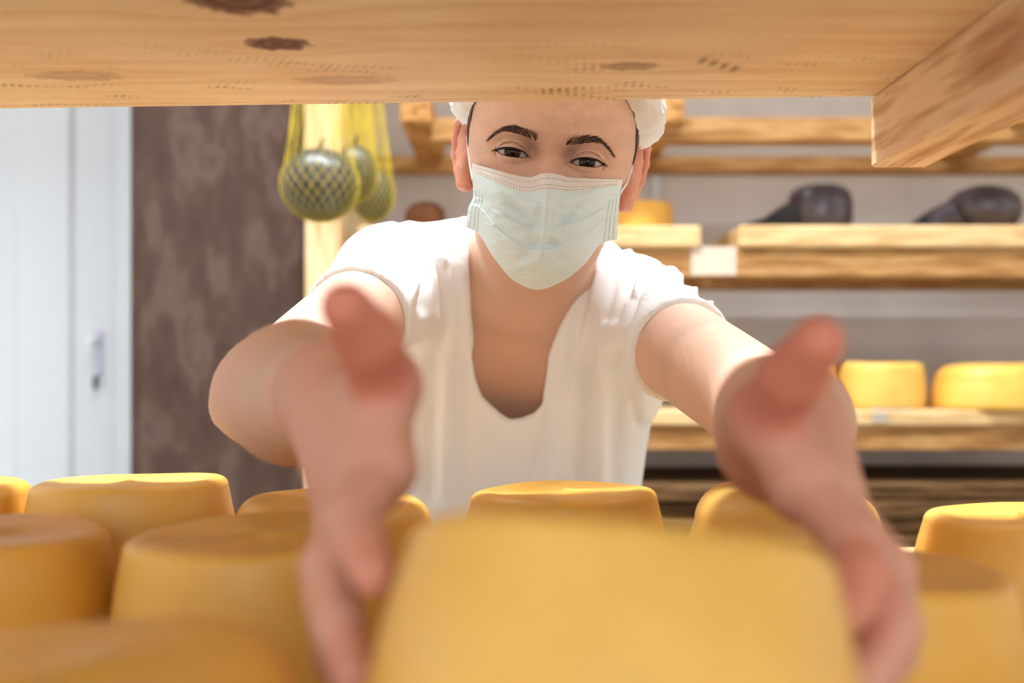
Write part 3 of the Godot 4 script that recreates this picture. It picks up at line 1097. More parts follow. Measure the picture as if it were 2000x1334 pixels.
func body_prims() -> Array:
	var p := []
	var neck := at(1034, 520, 1.05)
	var skull := at(1058, 430, 0.905)
	var sl := at(768, 557, 1.0)
	var sr := at(1240, 622, 1.0)
	var el := at(545, 766, 0.70)
	var er := at(1530, 822, 0.69)
	arm_l = [sl, el]
	arm_r = [sr, er]
	p.append([Vector3(-0.050, 1.232, -1.09), Vector3(-0.05, 1.04, -1.27), 0.084, 0.078, 0.03])
	p.append([Vector3(0.062, 1.222, -1.09), Vector3(0.05, 1.04, -1.27), 0.084, 0.078, 0.05])
	p.append([Vector3(-0.045, 1.06, -1.25), Vector3(-0.055, 0.93, -1.41), 0.085, 0.095, 0.04])
	p.append([Vector3(0.045, 1.06, -1.25), Vector3(0.055, 0.93, -1.41), 0.085, 0.095, 0.04])
	p.append([sl, neck, 0.045, 0.048, 0.03])
	p.append([sr, neck, 0.045, 0.048, 0.03])
	p.append([neck, skull, 0.053, 0.053, 0.03])
	p.append([at(1034, 600, 1.04), at(1045, 500, 0.98), 0.05, 0.045, 0.04])
	# tendons from behind the ears to the notch
	p.append([at(955, 455, 0.915), at(1012, 618, 0.985), 0.013, 0.010, 0.018])
	p.append([at(1150, 480, 0.915), at(1052, 622, 0.985), 0.013, 0.010, 0.018])
	# collar bones
	p.append([at(1005, 622, 0.995), at(880, 545, 1.0), 0.011, 0.012, 0.02])
	p.append([at(1055, 628, 0.995), at(1128, 606, 1.02), 0.011, 0.011, 0.02])
	# arms
	var wl := at(672, 775, 0.475)
	var wr := at(1530, 846, 0.47)
	p.append([sl, el, 0.048, 0.040, 0.02])
	p.append([sr, er, 0.048, 0.038, 0.02])
	p.append([el, el.lerp(wl, 0.35), 0.040, 0.042, 0.02])
	p.append([el.lerp(wl, 0.35), wl, 0.042, 0.027, 0.02])
	p.append([er, er.lerp(wr, 0.35), 0.038, 0.039, 0.02])
	p.append([er.lerp(wr, 0.35), wr, 0.039, 0.027, 0.02])
	# elbow points
	p.append([at(458, 796, 0.715), at(490, 780, 0.70), 0.017, 0.022, 0.02])
	p.append([at(1588, 850, 0.70), at(1570, 835, 0.70), 0.016, 0.022, 0.02])
	# hands: wrist, palm, fingers, thumb
	hand(p, wl,
		[[at(742, 915, 0.388), at(690, 1015, 0.356), at(706, 1070, 0.338), at(729, 1122, 0.322)],
		[at(702, 955, 0.400), at(642, 1110, 0.362), at(660, 1220, 0.338), at(690, 1325, 0.318)],
		[at(672, 985, 0.414), at(640, 1160, 0.386), at(662, 1280, 0.360), at(712, 1400, 0.340)],
		[at(662, 1000, 0.430), at(645, 1150, 0.410), at(660, 1230, 0.392), at(690, 1320, 0.375)]],
		[at(700, 805, 0.445), at(752, 752, 0.405), at(718, 665, 0.380), at(676, 600, 0.362)])
	hand(p, wr,
		[[at(1572, 950, 0.388), at(1664, 1060, 0.356), at(1682, 1125, 0.338), at(1656, 1196, 0.322)],
		[at(1618, 975, 0.400), at(1728, 1110, 0.362), at(1744, 1225, 0.338), at(1676, 1340, 0.318)],
		[at(1640, 1000, 0.414), at(1732, 1150, 0.384), at(1742, 1270, 0.356), at(1672, 1400, 0.332)],
		[at(1645, 1010, 0.430), at(1708, 1100, 0.408), at(1722, 1138, 0.386), at(1710, 1230, 0.366)]],
		[at(1495, 875, 0.445), at(1490, 822, 0.405), at(1548, 735, 0.380), at(1598, 668, 0.362)])
	return p

func hand(p: Array, wrist: Vector3, fingers: Array, thumb: Array) -> void:
	for q in 4:
		p.append([wrist, fingers[q][0], 0.022, 0.0135 - 0.001 * q, 0.014])
	p.append([wrist, thumb[0], 0.022, 0.019, 0.012])
	p.append([thumb[0], thumb[1], 0.019, 0.0145, 0.012])
	p.append([thumb[1], fingers[0][0], 0.009, 0.009, 0.016])
	chain(p, [thumb[1], thumb[2], thumb[3]], [0.0135, 0.0125, 0.0098], 0.004)
	for q in 4:
		var r: Array = [[0.0112, 0.0102, 0.0092, 0.0076], [0.0115, 0.0104, 0.0094, 0.0078], [0.0110, 0.0098, 0.0088, 0.0074], [0.0098, 0.0088, 0.0078, 0.0066]][q]
		chain(p, fingers[q], r, 0.0035)

var freckle := FastNoiseLite.new()
# redder skin: [a, b, reach, strength]
var hand_red := []

func skin_colour(q: Vector3) -> Color:
	var base := Color(0.71, 0.445, 0.325)
	var red := 0.0
	if q.z > -0.5:
		red = 0.3  # whole hand darker and redder: its shading put into the skin colour
		for f: Array in hand_red:
			var ab: Vector3 = f[1] - f[0]
			var t := clampf((q - f[0]).dot(ab) / ab.length_squared(), 0.0, 1.0)
			red = maxf(red, f[3] * (1.0 - smoothstep(f[2] * 0.7, f[2] * 2.0, (q - f[0] - ab * t).length())))
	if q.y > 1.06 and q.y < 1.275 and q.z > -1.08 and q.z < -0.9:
		# freckled chest; its shade below the head is painted into the skin
		var chest_shade := clampf(0.75 + 0.9 * freckle.get_noise_3dv(q * 260.0), 0.0, 1.0) * smoothstep(1.29, 1.23, q.y)
		base = base.lerp(Color(0.50, 0.255, 0.145), 0.65 * chest_shade)
	return base.lerp(Color(0.60, 0.13, 0.075), clampf(red, 0.0, 1.0))

func person() -> void:
	var who := thing("person", BODY_BASE, "person in a white T-shirt and face mask reaching for a cheese wheel", "person")
	var off := -BODY_BASE
	var eyes := at(1074, 306, 0.806)
	var fwd := (Vector3(0, EYE_Y - 0.012, 0) - eyes).normalized()
	var roll := deg_to_rad(7.6)
	var up := Vector3(sin(roll), cos(roll), 0)
	var right := up.cross(fwd).normalized()
	up = fwd.cross(right).normalized()
	head = Transform3D(Basis(right, up, fwd), eyes)
	# thumb balls and finger ends: own redness, deepened by light painted into the skin
	hand_red = [[at(738, 720, 0.39), at(672, 590, 0.358), 0.014, 0.7], [at(1510, 795, 0.395), at(1602, 655, 0.358), 0.014, 0.7],
		[at(725, 1085, 0.333), at(740, 1125, 0.32), 0.011, 0.5], [at(1692, 1120, 0.338), at(1690, 1200, 0.32), 0.012, 0.6], [at(705, 1290, 0.325), at(720, 1330, 0.317), 0.012, 0.5], [at(1490, 850, 0.41), at(1500, 900, 0.42), 0.016, 0.4]]
	# ---- body
	var b := Build.new()
	b.coloured = true
	var prims := body_prims()
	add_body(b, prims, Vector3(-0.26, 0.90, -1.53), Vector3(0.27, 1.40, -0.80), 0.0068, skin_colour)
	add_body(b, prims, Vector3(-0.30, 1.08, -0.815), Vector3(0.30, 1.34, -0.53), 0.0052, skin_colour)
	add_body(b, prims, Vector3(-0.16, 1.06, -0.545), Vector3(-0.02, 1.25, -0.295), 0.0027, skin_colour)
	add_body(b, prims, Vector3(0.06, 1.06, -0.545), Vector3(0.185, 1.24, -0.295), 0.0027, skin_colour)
	head_surface(b)
	ears(b)
	part(who, "body", b.mesh(), mats.skin, off)
	# mole on the chest
	eyes_and_brows(who, off)
	mask(who, off)
	cap_and_hair(who, off)
	shirt(who, off, prims)
	# trousers and shoes
	var tr := Build.new()
	var tp := []
	for s in [-1.0, 1.0]:
		chain(tp, [Vector3(0.07 * s, 0.95, -1.42), Vector3(0.085 * s, 0.82, -1.44), Vector3(0.09 * s, 0.47, -1.41), Vector3(0.095 * s, 0.10, -1.45)], [0.115, 0.10, 0.068, 0.055], 0.03)
	tp.append([Vector3(-0.05, 0.93, -1.42), Vector3(0.05, 0.93, -1.42), 0.118, 0.118, 0.04])
	add_body(tr, tp, Vector3(-0.25, 0.02, -1.60), Vector3(0.25, 1.09, -1.26), 0.013)
	part(who, "trousers", tr.mesh(), mats.trousers, off)
	for s in [-1.0, 1.0]:
		var sh := Build.new()
		add_body(sh, [[Vector3(0.095 * s, 0.045, -1.46), Vector3(0.10 * s, 0.038, -1.30), 0.045, 0.038, 0.01], [Vector3(0.095 * s, 0.06, -1.45), Vector3(0.095 * s, 0.10, -1.45), 0.045, 0.042, 0.02]], Vector3(0.095 * s - 0.07, -0.02, -1.56), Vector3(0.095 * s + 0.07, 0.17, -1.22), 0.009)
		part(who, "shoe", sh.mesh(), mats.shoe, off)

func head_surface(b: Build) -> void:
	var ys := []
	for r: Array in [[-106.0, -40.0, 4.0], [-40.0, -17.0, 1.5], [-17.0, 15.0, 0.5], [15.0, 40.0, 1.2], [40.0, 106.5, 4.0]]:
		var y: float = r[0]
		while y < r[1] - 0.01:
			ys.append(y)
			y += r[2]
	ys.append(106.0)
	var th := []
	var q := 0.0
	while q < 0.985:
		th.append(asin(pow(q, 2.35 / 2.0)))
		q += 0.0072 if q < 0.74 else 0.014
	var t0: float = th[th.size() - 1]
	for k in range(1, 19):
		th.append(t0 + (PI - t0) * k / 18.0)
	var angles := []
	for k in range(th.size() - 2, 0, -1):
		angles.append(-th[k])
	for k in th.size():
		angles.append(th[k])
	var pts := PackedVector3Array()
	var cs := PackedColorArray()
	var grain := FastNoiseLite.new()
	grain.seed = 12
	grain.frequency = 0.22
	var base := Color(0.71, 0.445, 0.325)
	for y: float in ys:
		for a: float in angles:
			var p := head_point(a, y)
			pts.append(head * (p * MM))
			var c := base
			if p.z > -40 and y > -30 and y < 45:
				var ax := absf(p.x)
				# flushed cheeks
				c = c.lerp(Color(0.62, 0.29, 0.19), 0.5 * bump(ax, y, 42, -22, 18, 10))
				c = c * (1.0 + 0.10 * grain.get_noise_2d(p.x * 2.0, y * 2.0) + 0.10 * grain.get_noise_2d(p.x * 0.3 + 50.0, y * 0.3))
				c.a = 1.0
			cs.append(c)
	add_grid(b, pts, ys.size(), angles.size(), true, 0, cs)

func ears(b: Build) -> void:
	for s in [-1.0, 1.0]:
		var v := func(x: float, y: float, z: float) -> Vector3: return Vector3(x * s, y, z) * MM
		var p := []
		chain(p, [v.call(71, 8, -64), v.call(76, 19, -70), v.call(82, 23, -78), v.call(87, 17, -86), v.call(88, 3, -90), v.call(86, -12, -88), v.call(81, -25, -82), v.call(75, -35, -75), v.call(71, -36, -70)], [0.003, 0.0032, 0.0034, 0.0034, 0.0034, 0.0036, 0.0042, 0.0060, 0.0055], 0.003)
		chain(p, [v.call(80, 14, -78), v.call(82, 4, -82), v.call(82, -8, -81), v.call(79, -20, -77)], [0.0024, 0.003, 0.003, 0.003], 0.003)
		p.append([v.call(76, 12, -80), v.call(76, -18, -78), 0.0055, 0.006, 0.004])
		p.append([v.call(72, 0, -78), v.call(72, -24, -74), 0.008, 0.008, 0.005])
		p.append([v.call(72, -6, -65), v.call(74, -11, -66), 0.004, 0.0045, 0.003])
		p.append([v.call(75, -22, -70), v.call(78, -20, -73), 0.004, 0.0035, 0.003])
		var lo: Vector3 = v.call(80.0 - 18.0 * s, -48, -100)
		var tmp := Build.new()
		tmp.coloured = true
		add_body(tmp, p, Vector3(minf(62 * s, 98 * s), -46, -98) * MM, Vector3(maxf(62 * s, 98 * s), 32, -54) * MM, 0.0013)
		var vs := PackedVector3Array()
		var ns := PackedVector3Array()
		var cs := PackedColorArray()
		for k in tmp.v.size():
			vs.append(head * tmp.v[k])
			ns.append(head.basis * tmp.n[k])
			cs.append(Color(0.68, 0.32, 0.22))
		b.add(vs, ns, tmp.idx, cs)

func eyes_and_brows(who: Node3D, off: Vector3) -> void:
	for s in [-1.0, 1.0]:
		# eyeball with iris and pupil, turned to the viewer
		var c := head * (Vector3(EYE_X * s, 0, 0) * MM)
		var look := (Vector3(0, EYE_Y, 0) - c).normalized()
		var sx := Vector3.UP.cross(look).normalized()
		var bs := Basis(sx, look.cross(sx), look)
		var eb := Build.new()
		eb.coloured = true
		var rings := 40
		var pts := PackedVector3Array()
		var cs := PackedColorArray()
		for k in rings + 1:
			var a := PI * pow(float(k) / rings, 1.5)
			var r := BALL * MM
			var rr := r * sin(a)
			var zz := r * cos(a) + 0.0006 * clampf(1.0 - rr / 0.0062, 0.0, 1.0)
			var col := Color(0.60, 0.53, 0.47)
			if zz > 0:
				if rr < 0.0028:
					col = Color(0.004, 0.003, 0.003)
				elif rr < 0.0061:
					col = Color(0.030, 0.014, 0.007)
				elif rr < 0.0066:
					col = Color(0.02, 0.012, 0.01)
			for q in 40:
				var t := TAU * q / 40
				pts.append(c + bs * Vector3(rr * cos(t), rr * sin(t), zz))
				cs.append(col)
		add_grid(eb, pts, rings + 1, 40, true, 0, cs)
		part(who, "eye", eb.mesh(), mats.eye, off)
		# lash lines
		var lash := Build.new()
		var path := PackedVector3Array()
		var radii := []
		for k in 27:
			var ex := -13.0 + 28.0 * k / 26.0
			var y := lid_top(ex) + 0.1
			var z := face_z((EYE_X + ex), y + 0.8, false) + 0.15
			path.append(head * (Vector3(s * (EYE_X + ex), y, z) * MM))
			radii.append((0.35 + 0.55 * sin(PI * clampf((ex + 14.0) / 34.0, 0.0, 1.0))) * MM)
		add_tube(lash, path, radii, 6)
		var low := PackedVector3Array()
		for k in 20:
			var ex := -11.0 + 25.0 * k / 19.0
			var y := lid_low(ex) - 0.1
			low.append(head * (Vector3(s * (EYE_X + ex), y, face_z(EYE_X + ex, y - 0.8, false) - 0.1) * MM))
		add_tube(lash, low, [0.00028], 5)
		for k in 34:
			var ex := -9.0 + 25.0 * k / 33.0
			var y := lid_top(ex)
			var z := face_z(EYE_X + ex, y + 0.8, false)
			var a := Vector3(s * (EYE_X + ex), y, z)
			var e := a + Vector3(s * (0.08 * ex + 0.4), 0.7 + 0.6 * sin(k * 2.3), 4.2)
			add_tube(lash, PackedVector3Array([head * (a * MM), head * ((a + (e - a) * 0.5 + Vector3(0, -0.9, 0.4)) * MM), head * (e * MM)]), [0.0002, 0.00016, 0.00005], 4)
		part(who, "eyelashes", lash.mesh(), mats.lash, off)
		# eyebrow: short hairs laid along an arch
		var br := Build.new()
		var rng := RandomNumberGenerator.new()
		rng.seed = 100 + int(s)
		# from the nose outwards: [t, x, y] of the lower edge and thickness
		for k in 620:
			var t := rng.randf()
			var x := lerpf(11.5, 51.0, t)
			var y0 := curve([[11.5, 11.5], [20, 14.2], [30, 17.2], [37, 17.6], [44, 14.2], [51, 7.5]], x)
			var th := curve([[11.5, 3.6], [18, 6.0], [30, 5.4], [38, 3.2], [46, 1.8], [51, 0.8]], x)
			var dense := 1.0 if t > 0.18 and t < 0.66 else 0.5
			if rng.randf() > dense:
				continue
			var y := y0 + th * (rng.randf() - 0.35)
			var lean := lerpf(1.15, -0.45, clampf(t * 1.35, 0.0, 1.0)) + rng.randf_range(-0.25, 0.25)
			var ln := lerpf(3.6, 5.2, rng.randf())
			var a := Vector3(x, y, face_z(x, y) - 0.1)
			var x1 := x + ln * cos(lean)
			var y1 := y + ln * sin(lean)
			var xm := (x + x1) / 2
			var ym := (y + y1) / 2
			var m := Vector3(xm, ym, face_z(xm, ym) + 0.5)
			var e := Vector3(x1, y1, face_z(x1, y1) + 0.35)
			for q in [a, m, e]:
				q.x *= s
			a.x *= s
			m.x *= s
			e.x *= s
			add_tube(br, PackedVector3Array([head * (a * MM), head * (m * MM), head * (e * MM)]), [0.00011, 0.00012, 0.00004], 4)
		part(who, "eyebrow", br.mesh(), mats.brow, off)
	# mole on the chest
	var mo := Build.new()
	var mp := at(1016, 645, 0.985)
	add_lathe(mo, [[0.0, -0.002], [0.0022, -0.001], [0.0026, 0.0], [0.002, 0.0014], [0.0, 0.002]], 14, null, Transform3D(Basis(), mp))
	part(who, "mole", mo.mesh(), mats.brow, off)

func mask(who: Node3D, off: Vector3) -> void:
	var top := [[-1.0, 922, 319], [-0.6, 970, 332], [-0.27, 1034, 346], [-0.1, 1060, 339], [0.0, 1073, 338], [0.1, 1088, 340], [0.3, 1112, 346], [0.6, 1160, 349], [1.0, 1216, 351]]
	var low := [[-1.0, 909, 444], [-0.9, 928, 451], [-0.6, 966, 506], [-0.3, 1008, 551], [0.0, 1050, 566], [0.3, 1098, 550], [0.6, 1142, 516], [0.86, 1177, 475], [1.0, 1205, 467]]
	var left := [[0.0, 922, 319], [0.5, 924, 383], [0.7, 915, 405], [1.0, 909, 444]]
	var rite := [[0.0, 1216, 351], [0.4, 1211, 385], [0.7, 1207, 430], [1.0, 1205, 467]]
	var zc := [[0.0, 17], [0.10, 27], [0.2, 37], [0.30, 42], [0.45, 41], [0.6, 38], [0.78, 33], [0.9, 23], [1.0, 8]]
	var ze := [[0.0, -20], [0.4, -22], [0.8, -26], [1.0, -30]]
	var rows := 90
	var cols := 100
	var pts := PackedVector3Array()
	var cs := PackedColorArray()
	var grid := []
	var wrinkle := FastNoiseLite.new()
	wrinkle.seed = 31
	wrinkle.frequency = 0.03
	for r in rows + 1:
		var v := float(r) / rows
		var line := []
		for c in cols + 1:
			var u := -1.0 + 2.0 * c / cols
			var s := (u + 1) / 2
			var pt := along(top, u)
			var pb := along(low, u)
			var pl := along(left, v)
			var pr := along(rite, v)
			var p := pt * (1 - v) + pb * v + pl * (1 - s) + pr * s - (Vector2(922, 319) * (1 - s) * (1 - v) + Vector2(1216, 351) * s * (1 - v) + Vector2(909, 444) * (1 - s) * v + Vector2(1205, 467) * s * v)
			var g := pow(1.0 - pow(absf(u), 1.9), 0.85)
			var e := curve(ze, v)
			var z := e + (curve(zc, v) - e) * g
			# tent over the nose at the top, centre fold, slack planes beside it
			z += 7.0 * exp(-pow(u / 0.10, 2.0)) * clampf(1.0 - v * 2.4, 0.0, 1.0)
			z += 3.4 * exp(-pow(u / 0.05, 2.0)) * smoothstep(0.12, 0.3, v) * (1.0 - smoothstep(0.68, 0.85, v))
			for sg in [-1.0, 1.0]:
				var l1 := absf(u * sg - lerpf(0.52, 0.16, clampf((v - 0.2) / 0.32, 0.0, 1.0)))
				z -= 5.2 * exp(-pow(l1 / 0.10, 2.0)) * smoothstep(0.2, 0.34, v) * (1.0 - smoothstep(0.46, 0.56, v))
				var l2 := absf(u * sg - lerpf(0.04, 0.34, clampf((v - 0.55) / 0.3, 0.0, 1.0)))
				z -= 3.8 * exp(-pow(l2 / 0.08, 2.0)) * smoothstep(0.56, 0.64, v) * (1.0 - smoothstep(0.76, 0.88, v))
			# pleats lie over one another
			for pv: float in [0.47 + 0.05 * u * u, 0.66 - 0.03 * u * u]:
				var dv := v - pv
				z += 3.0 * exp(-maxf(dv, 0.0) / 0.10) * smoothstep(-0.006, 0.004, dv) * (1.0 - 0.3 * absf(u))
			z += 2.4 * wrinkle.get_noise_2d(p.x * 0.7, p.y * 1.3) * smoothstep(0.15, 0.4, v)
			var q := head_px(p.x, p.y, z)
			if v < 0.55:
				z = maxf(z, face_z(q.x, q.y, false) + 1.6)
				q = head_px(p.x, p.y, z)
			var w := head * (Vector3(q.x, q.y, z) * MM)
			line.append(w)
			pts.append(w)
			cs.append(Color(0.88, 0.85, 0.81) if v < 0.145 else Color(0.74, 0.89, 0.89))
		grid.append(line)
	# the cloth has two faces and a rim
	var b := Build.new()
	b.coloured = true
	add_grid(b, pts, rows + 1, cols + 1, false, -1, cs)
	var back := PackedVector3Array()
	for k in pts.size():
		back.append(pts[k] - b.n[k] * 0.0009)
	var front_n := b.n.duplicate()
	if front_n[(rows / 2) * (cols + 1) + cols / 2].dot(head.basis.z) < 0:
		b = Build.new()
		b.coloured = true
		add_grid(b, pts, rows + 1, cols + 1, false, 1, cs)
		back = PackedVector3Array()
		for k in pts.size():
			back.append(pts[k] - b.n[k] * 0.0009)
		add_grid(b, back, rows + 1, cols + 1, false, -1, cs)
	else:
		add_grid(b, back, rows + 1, cols + 1, false, 1, cs)
	var rim := []
	for c in cols + 1:
		rim.append(c)
	for r in range(1, rows + 1):
		rim.append(r * (cols + 1) + cols)
	for c in range(cols - 1, -1, -1):
		rim.append(rows * (cols + 1) + c)
	for r in range(rows - 1, 0, -1):
		rim.append(r * (cols + 1))
	var rp := PackedVector3Array()
	for k: int in rim:
		rp.append(pts[k])
	for k: int in rim:
		rp.append(back[k])
	add_grid(b, rp, 2, rim.size(), true, 0, PackedColorArray(), Color(0.8, 0.84, 0.8))
	var m := part(who, "face_mask", b.mesh(), mats.mask_cloth, off)
	m.set_meta("label", "pale mint disposable face mask with white top band")
	# embossed seams: rows of small dashes
	var dots := Build.new()
	var front := head.basis.z
	var dash := func(r: float, c: float, len_: float) -> void:
		var ri := clampi(int(r), 0, rows - 1)
		var ci := clampi(int(c), 0, cols - 1)
		var a: Vector3 = grid[ri][ci].lerp(grid[ri][ci + 1], c - ci).lerp(grid[ri + 1][ci].lerp(grid[ri + 1][ci + 1], c - ci), r - ri)
		var dx: Vector3 = (grid[ri][ci + 1] - grid[ri][ci]).normalized()
		var dy: Vector3 = (grid[ri + 1][ci] - grid[ri][ci]).normalized()
		var nn := dy.cross(dx).normalized()
		if nn.dot(front) < 0:
			nn = -nn
		add_box(dots, Vector3(len_, 0.0006, 0.0004), 0.0001, Transform3D(Basis(dx, nn.cross(dx), nn), a + nn * 0.0001))
	for line: float in [4.2, 9.6, 12.4]:
		for k in 64:
			dash.call(line, 4.0 + 92.0 * k / 63.0, 0.0008)
	for side: float in [2.0, 4.2, 6.4, 93.6, 95.8, 98.0]:
		for k in 26:
			dash.call(38.0 + 50.0 * k / 25.0, side, 0.0008)
	part(m, "seam", dots.mesh(), mats.seam)
	# ear loops
	for s in [-1.0, 1.0]:
		var lp := Build.new()
		var path := PackedVector3Array()
		var px: Array = [[924, 352, -19], [919, 325, -40], [915, 292, -58], [914, 272, -70]] if s < 0 else [[1210, 378, -20], [1224, 358, -42], [1233, 330, -58], [1237, 306, -68]]
		for q: Array in px:
			var h := head_px(q[0], q[1], q[2])
			path.append(head * (Vector3(h.x, h.y, q[2]) * MM))
		var last := path[3]
		path.append(last + head.basis * Vector3(0.004 * s, 0.004, -0.012))
		path.append(last + head.basis * Vector3(0.006 * s, -0.01, -0.022))
		add_tube(lp, path, [0.0013], 8)
		part(m, "ear_loop", lp.mesh(), mats.loop)

func cap_and_hair(who: Node3D, off: Vector3) -> void:
	var edge := [[0, 74], [20, 71], [35, 64], [43, 57], [52, 47], [60, 38], [70, 27], [80, 19], [90, 15], [110, 4], [140, -12], [180, -20]]
	var rows := 40
	var cols := 260
	var lump := FastNoiseLite.new()
	lump.seed = 8
	lump.frequency = 0.075
	var pts := PackedVector3Array()
	for r in rows + 1:
		var s := float(r) / rows
		for c in cols:
			var a := -PI + TAU * c / cols
			var y := lerpf(curve(edge, absf(rad_to_deg(a))), 106.0, pow(s, 1.35))
			var g := curve([[0, 0.9], [0.03, 1.6], [0.10, 9], [0.22, 16], [0.5, 15], [0.8, 10], [1.0, 2]], s)
			if a > 0:
				g *= 1.18
			var p := head_point(a, minf(y, 105.9), g)
			p.y += 14.0 * s
			# gathers at the elastic, crumples above
			var gather := sin(a * 46.0 + 2.5 * sin(a * 9.0)) * 1.5 * exp(-pow((s - 0.09) / 0.12, 2.0)) + sin(a * 23.0 + 1.0) * 1.2 * exp(-pow((s - 0.2) / 0.15, 2.0))
			gather += 6.5 * lump.get_noise_3d(p.x, p.y, p.z) * smoothstep(0.05, 0.25, s)
			var out := Vector3(p.x, p.y * 0.3, p.z + 70.0).normalized()
			p += out * gather
			if s < 0.05:
				p.y += 0.9 * sin(a * 60.0)
			pts.append(head * (p * MM))
	var b := Build.new()
	add_grid(b, pts, rows + 1, cols, true, 0)
	var cap := part(who, "hairnet", b.mesh(), mats.cap_cloth, off)
	cap.set_meta("label", "white crinkled disposable hairnet cap")
	# hair: a close shell under the cap and strands in front of the ears
	var h := Build.new()
	var hp := PackedVector3Array()
	for r in 21:
		var s := float(r) / 20
		for c in 121:
			var a := -PI + TAU * c / 120.0
			var e := curve(edge, absf(rad_to_deg(a))) + 12.0
			var y := lerpf(e, 104.0, s)
			hp.append(head * (head_point(a, y, 0.5) * MM))
	add_grid(h, hp, 21, 121, false, 0)
	var rng := RandomNumberGenerator.new()
	rng.seed = 55
	for sg in [-1.0, 1.0]:
		for k in 150:
			var a0 := deg_to_rad(rng.randf_range(63, 86))
			var e := curve(edge, rad_to_deg(a0))
			var bottom := lerpf(22.0, -3.0, clampf((rad_to_deg(a0) - 63.0) / 18.0, 0.0, 1.0)) + rng.randf_range(-3, 5)
			var path := PackedVector3Array()
			for q in 5:
				var t := q / 4.0
				var y := lerpf(e + 4.0, minf(bottom, e - 2.0), t)
				var aa := a0 + deg_to_rad(7.0 * t + rng.randf_range(-1, 1))
				var p := head_point(sg * aa, y, 0.8 + 0.6 * sin(t * 3.0))
				path.append(head * (p * MM))
			add_tube(h, path, [0.0004, 0.0004, 0.00035, 0.0003, 0.0001], 4)
	part(who, "hair", h.mesh(), mats.hair, off)

const NECKLINE := [[914, 300], [914, 440], [913, 520], [919, 610], [925, 690], [931, 745], [940, 775], [964, 799], [980, 813], [997, 822], [1020, 818], [1042, 810], [1062, 788], [1068, 745], [1073, 695], [1092, 640], [1120, 578], [1140, 530], [1160, 500], [1186, 484], [1190, 300]]

func neckline_distance(p: Vector2) -> float:
	# pixels, negative inside
	var best := 1e9
	var inside := false
	var n := NECKLINE.size()
	var j := n - 1
	for i in n:
		var a := Vector2(NECKLINE[i][0], NECKLINE[i][1])
		var e := Vector2(NECKLINE[j][0], NECKLINE[j][1])
		best = minf(best, to_segment(p, a, e))
		if (a.y > p.y) != (e.y > p.y) and p.x < (e.x - a.x) * (p.y - a.y) / (e.y - a.y) + a.x:
			inside = not inside
		j = i
	return -best if inside else best

# folds drawn as paths over the cloth: [depth mm (negative = groove), width px, points...]
const FOLDS := [
	[6.0, 8, [752, 470], [786, 500], [806, 548], [804, 600]], [6.0, 8, [728, 492], [764, 512], [782, 560], [778, 612]], [5.5, 7, [708, 504], [748, 530], [766, 572], [765, 620]], [5.0, 7, [694, 514], [732, 541], [752, 584], [756, 620]],
	[6.0, 8, [1300, 535], [1258, 590], [1230, 655]], [6.0, 8, [1326, 548], [1278, 598], [1248, 652]], [5.5, 7, [1356, 568], [1302, 604], [1262, 650]], [5.0, 7, [1386, 596], [1324, 615], [1278, 650]],
	[4.5, 8, [800, 442], [826, 452], [850, 470], [868, 510]], [-6.0, 8, [778, 440], [806, 462], [832, 500]], [5.0, 8, [1228, 496], [1262, 520], [1240, 570]], [-6.0, 7, [1214, 492], [1245, 515], [1226, 575]],
	[-6.8, 10, [761, 452], [798, 487], [822, 542], [818, 600]], [5.2, 15, [775, 450], [815, 490], [842, 545], [838, 610]],
	[-6.0, 9, [747, 505], [779, 523], [790, 574], [785, 625]], [3.8, 12, [740, 490], [790, 512], [806, 570], [800, 625]],
	[-4.5, 8, [711, 496], [752, 519], [773, 556], [772, 610]], [-4.5, 8, [705, 512], [741, 537], [760, 583], [760, 625]],
	[-3.8, 8, [690, 520], [724, 545], [745, 585], [752, 620]], [-4.5, 10, [789, 450], [834, 491], [860, 537], [870, 600], [866, 680]],
	[-3.8, 10, [858, 452], [884, 500], [890, 560]],
	[-6.8, 10, [1296, 523], [1246, 583], [1218, 656], [1212, 730]], [5.2, 14, [1310, 535], [1268, 590], [1232, 650], [1228, 730]],
	[-5.2, 8, [1312, 540], [1268, 592], [1242, 650]], [-5.2, 8, [1338, 553], [1286, 600], [1252, 650]], [-4.5, 8, [1374, 583], [1318, 606], [1270, 648]],
	[-4.5, 8, [1395, 605], [1330, 622], [1284, 652]], [-4.5, 9, [1240, 500], [1222, 560], [1200, 620]], [-3.8, 9, [1210, 505], [1196, 560], [1180, 620]],
	[-6.0, 9, [1152, 535], [1124, 640], [1115, 705]], [-6.0, 10, [1240, 720], [1236, 780], [1246, 830]], [-5.2, 8, [1226, 715], [1224, 780]],
	[8.4, 24, [875, 640], [872, 760], [868, 960]], [-9.5, 21, [905, 700], [900, 800], [896, 960]], [7.3, 24, [836, 640], [826, 780], [816, 960]], [-8.4, 18, [850, 700], [846, 800], [840, 960]],
	[-10.5, 24, [1085, 820], [1068, 890], [1050, 960]], [9.5, 24, [1112, 760], [1100, 850], [1088, 960]], [-9.5, 21, [1150, 700], [1140, 830], [1132, 960]], [9.5, 24, [1180, 690], [1172, 820], [1168, 960]], [-8.4, 18, [1205, 700], [1200, 820], [1196, 960]]]

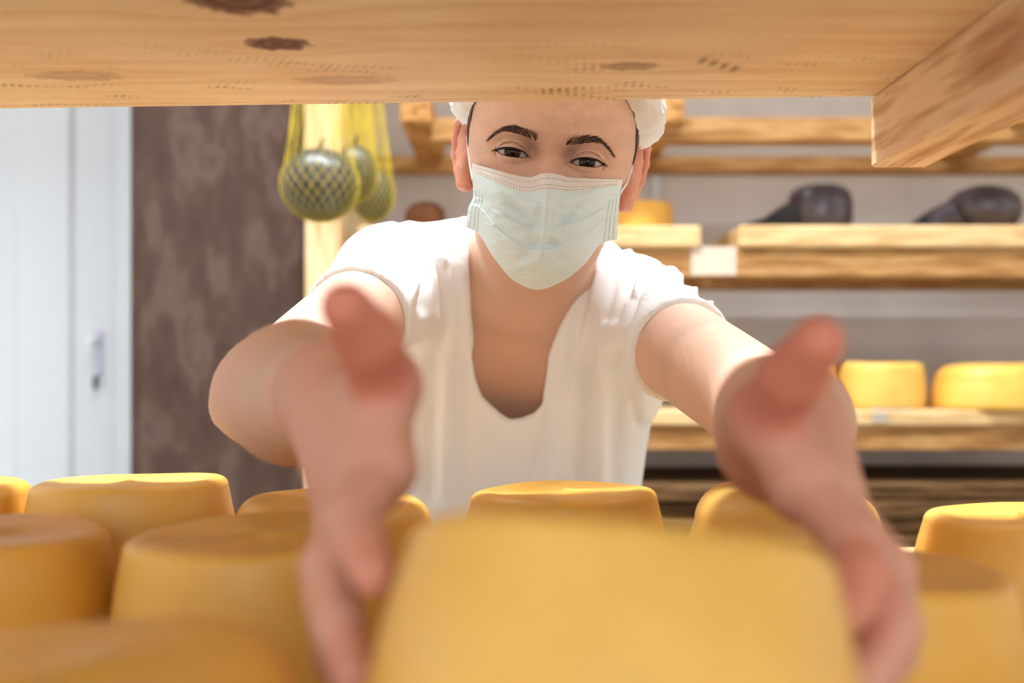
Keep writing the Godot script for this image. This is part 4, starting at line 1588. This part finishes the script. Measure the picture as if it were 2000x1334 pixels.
func shirt(who: Node3D, off: Vector3, body: Array) -> void:
	var p := []
	for k in 6:
		var q: Array = body[k].duplicate()
		q[2] += 0.013
		q[3] += 0.013 if k < 4 else 0.012
		p.append(q)
	# loose front hanging from the chest
	p.append([Vector3(-0.062, 1.165, -1.09), Vector3(-0.062, 0.93, -1.20), 0.086, 0.09, 0.04])
	p.append([at(1240, 660, 1.0), at(1222, 740, 1.04), 0.046, 0.044, 0.02])
	p.append([Vector3(0.066, 1.155, -1.09), Vector3(0.060, 0.93, -1.20), 0.086, 0.09, 0.04])
	# sleeves
	var hems := []
	for a: Array in [arm_l, arm_r]:
		var dir: Vector3 = (a[1] - a[0]).normalized()
		var ln: float = (a[1] - a[0]).length()
		p.append([a[0], a[0] + dir * ln * 0.36, 0.0595, 0.048, 0.02])
		p.append([a[0] + dir * ln * 0.30, a[0] + dir * ln * 0.55, 0.0475, 0.0475, 0.01])
		hems.append([a[0] + dir * ln * 0.40, dir])
	var carve := func(q: Vector3, f: float) -> float:
		for h: Array in hems:
			var d: Vector3 = q - h[0]
			if d.length_squared() < 0.02:
				f = maxf(f, d.dot(h[1]))
		f = maxf(f, 0.885 - q.y)
		if q.z > -1.125 and q.y > 1.11:
			var n := neckline_distance(pix(q))
			if n < 30.0:
				f = maxf(f, minf(-n * -q.z / FOCAL, (q.z + 1.12)))
		return f
	var ripple := FastNoiseLite.new()
	ripple.seed = 21
	ripple.frequency = 14.0
	var bend := func(q: Vector3, n: Vector3) -> Vector3:
		var d := 0.0016 * ripple.get_noise_3d(q.x, q.y * 0.5, q.z)
		if n.z > -0.35:
			var s := pix(q)
			for f: Array in FOLDS:
				var best := 1e9
				for k in range(2, f.size() - 1):
					var a := Vector2(f[k][0], f[k][1])
					var e := Vector2(f[k + 1][0], f[k + 1][1])
					if absf(s.x - (a.x + e.x) / 2) < 60 + absf(a.x - e.x) and absf(s.y - (a.y + e.y) / 2) < 60 + absf(a.y - e.y):
						best = minf(best, to_segment(s, a, e))
				if best < 50.0:
					d += f[0] * MM * exp(-pow(best / f[1], 2.0))
			for h: Array in hems:
				var back: float = absf((q - h[0]).dot(h[1]))
				if (q - h[0]).length_squared() < 0.012:
					d *= smoothstep(0.002, 0.03, back)
			var nl := neckline_distance(s)
			if q.y > 1.09:
				d += 0.0012 * (1.0 - smoothstep(13.0, 16.0, absf(nl)))
		return q + n * clampf(d, -0.006, 0.011)
	var b := Build.new()
	add_body(b, p, Vector3(-0.24, 0.87, -1.54), Vector3(0.25, 1.37, -0.79), 0.004, null, carve, bend)
	var o := part(who, "shirt", b.mesh(), mats.shirt_cloth, off)
	o.set_meta("label", "white cotton T-shirt with deep V neckline")
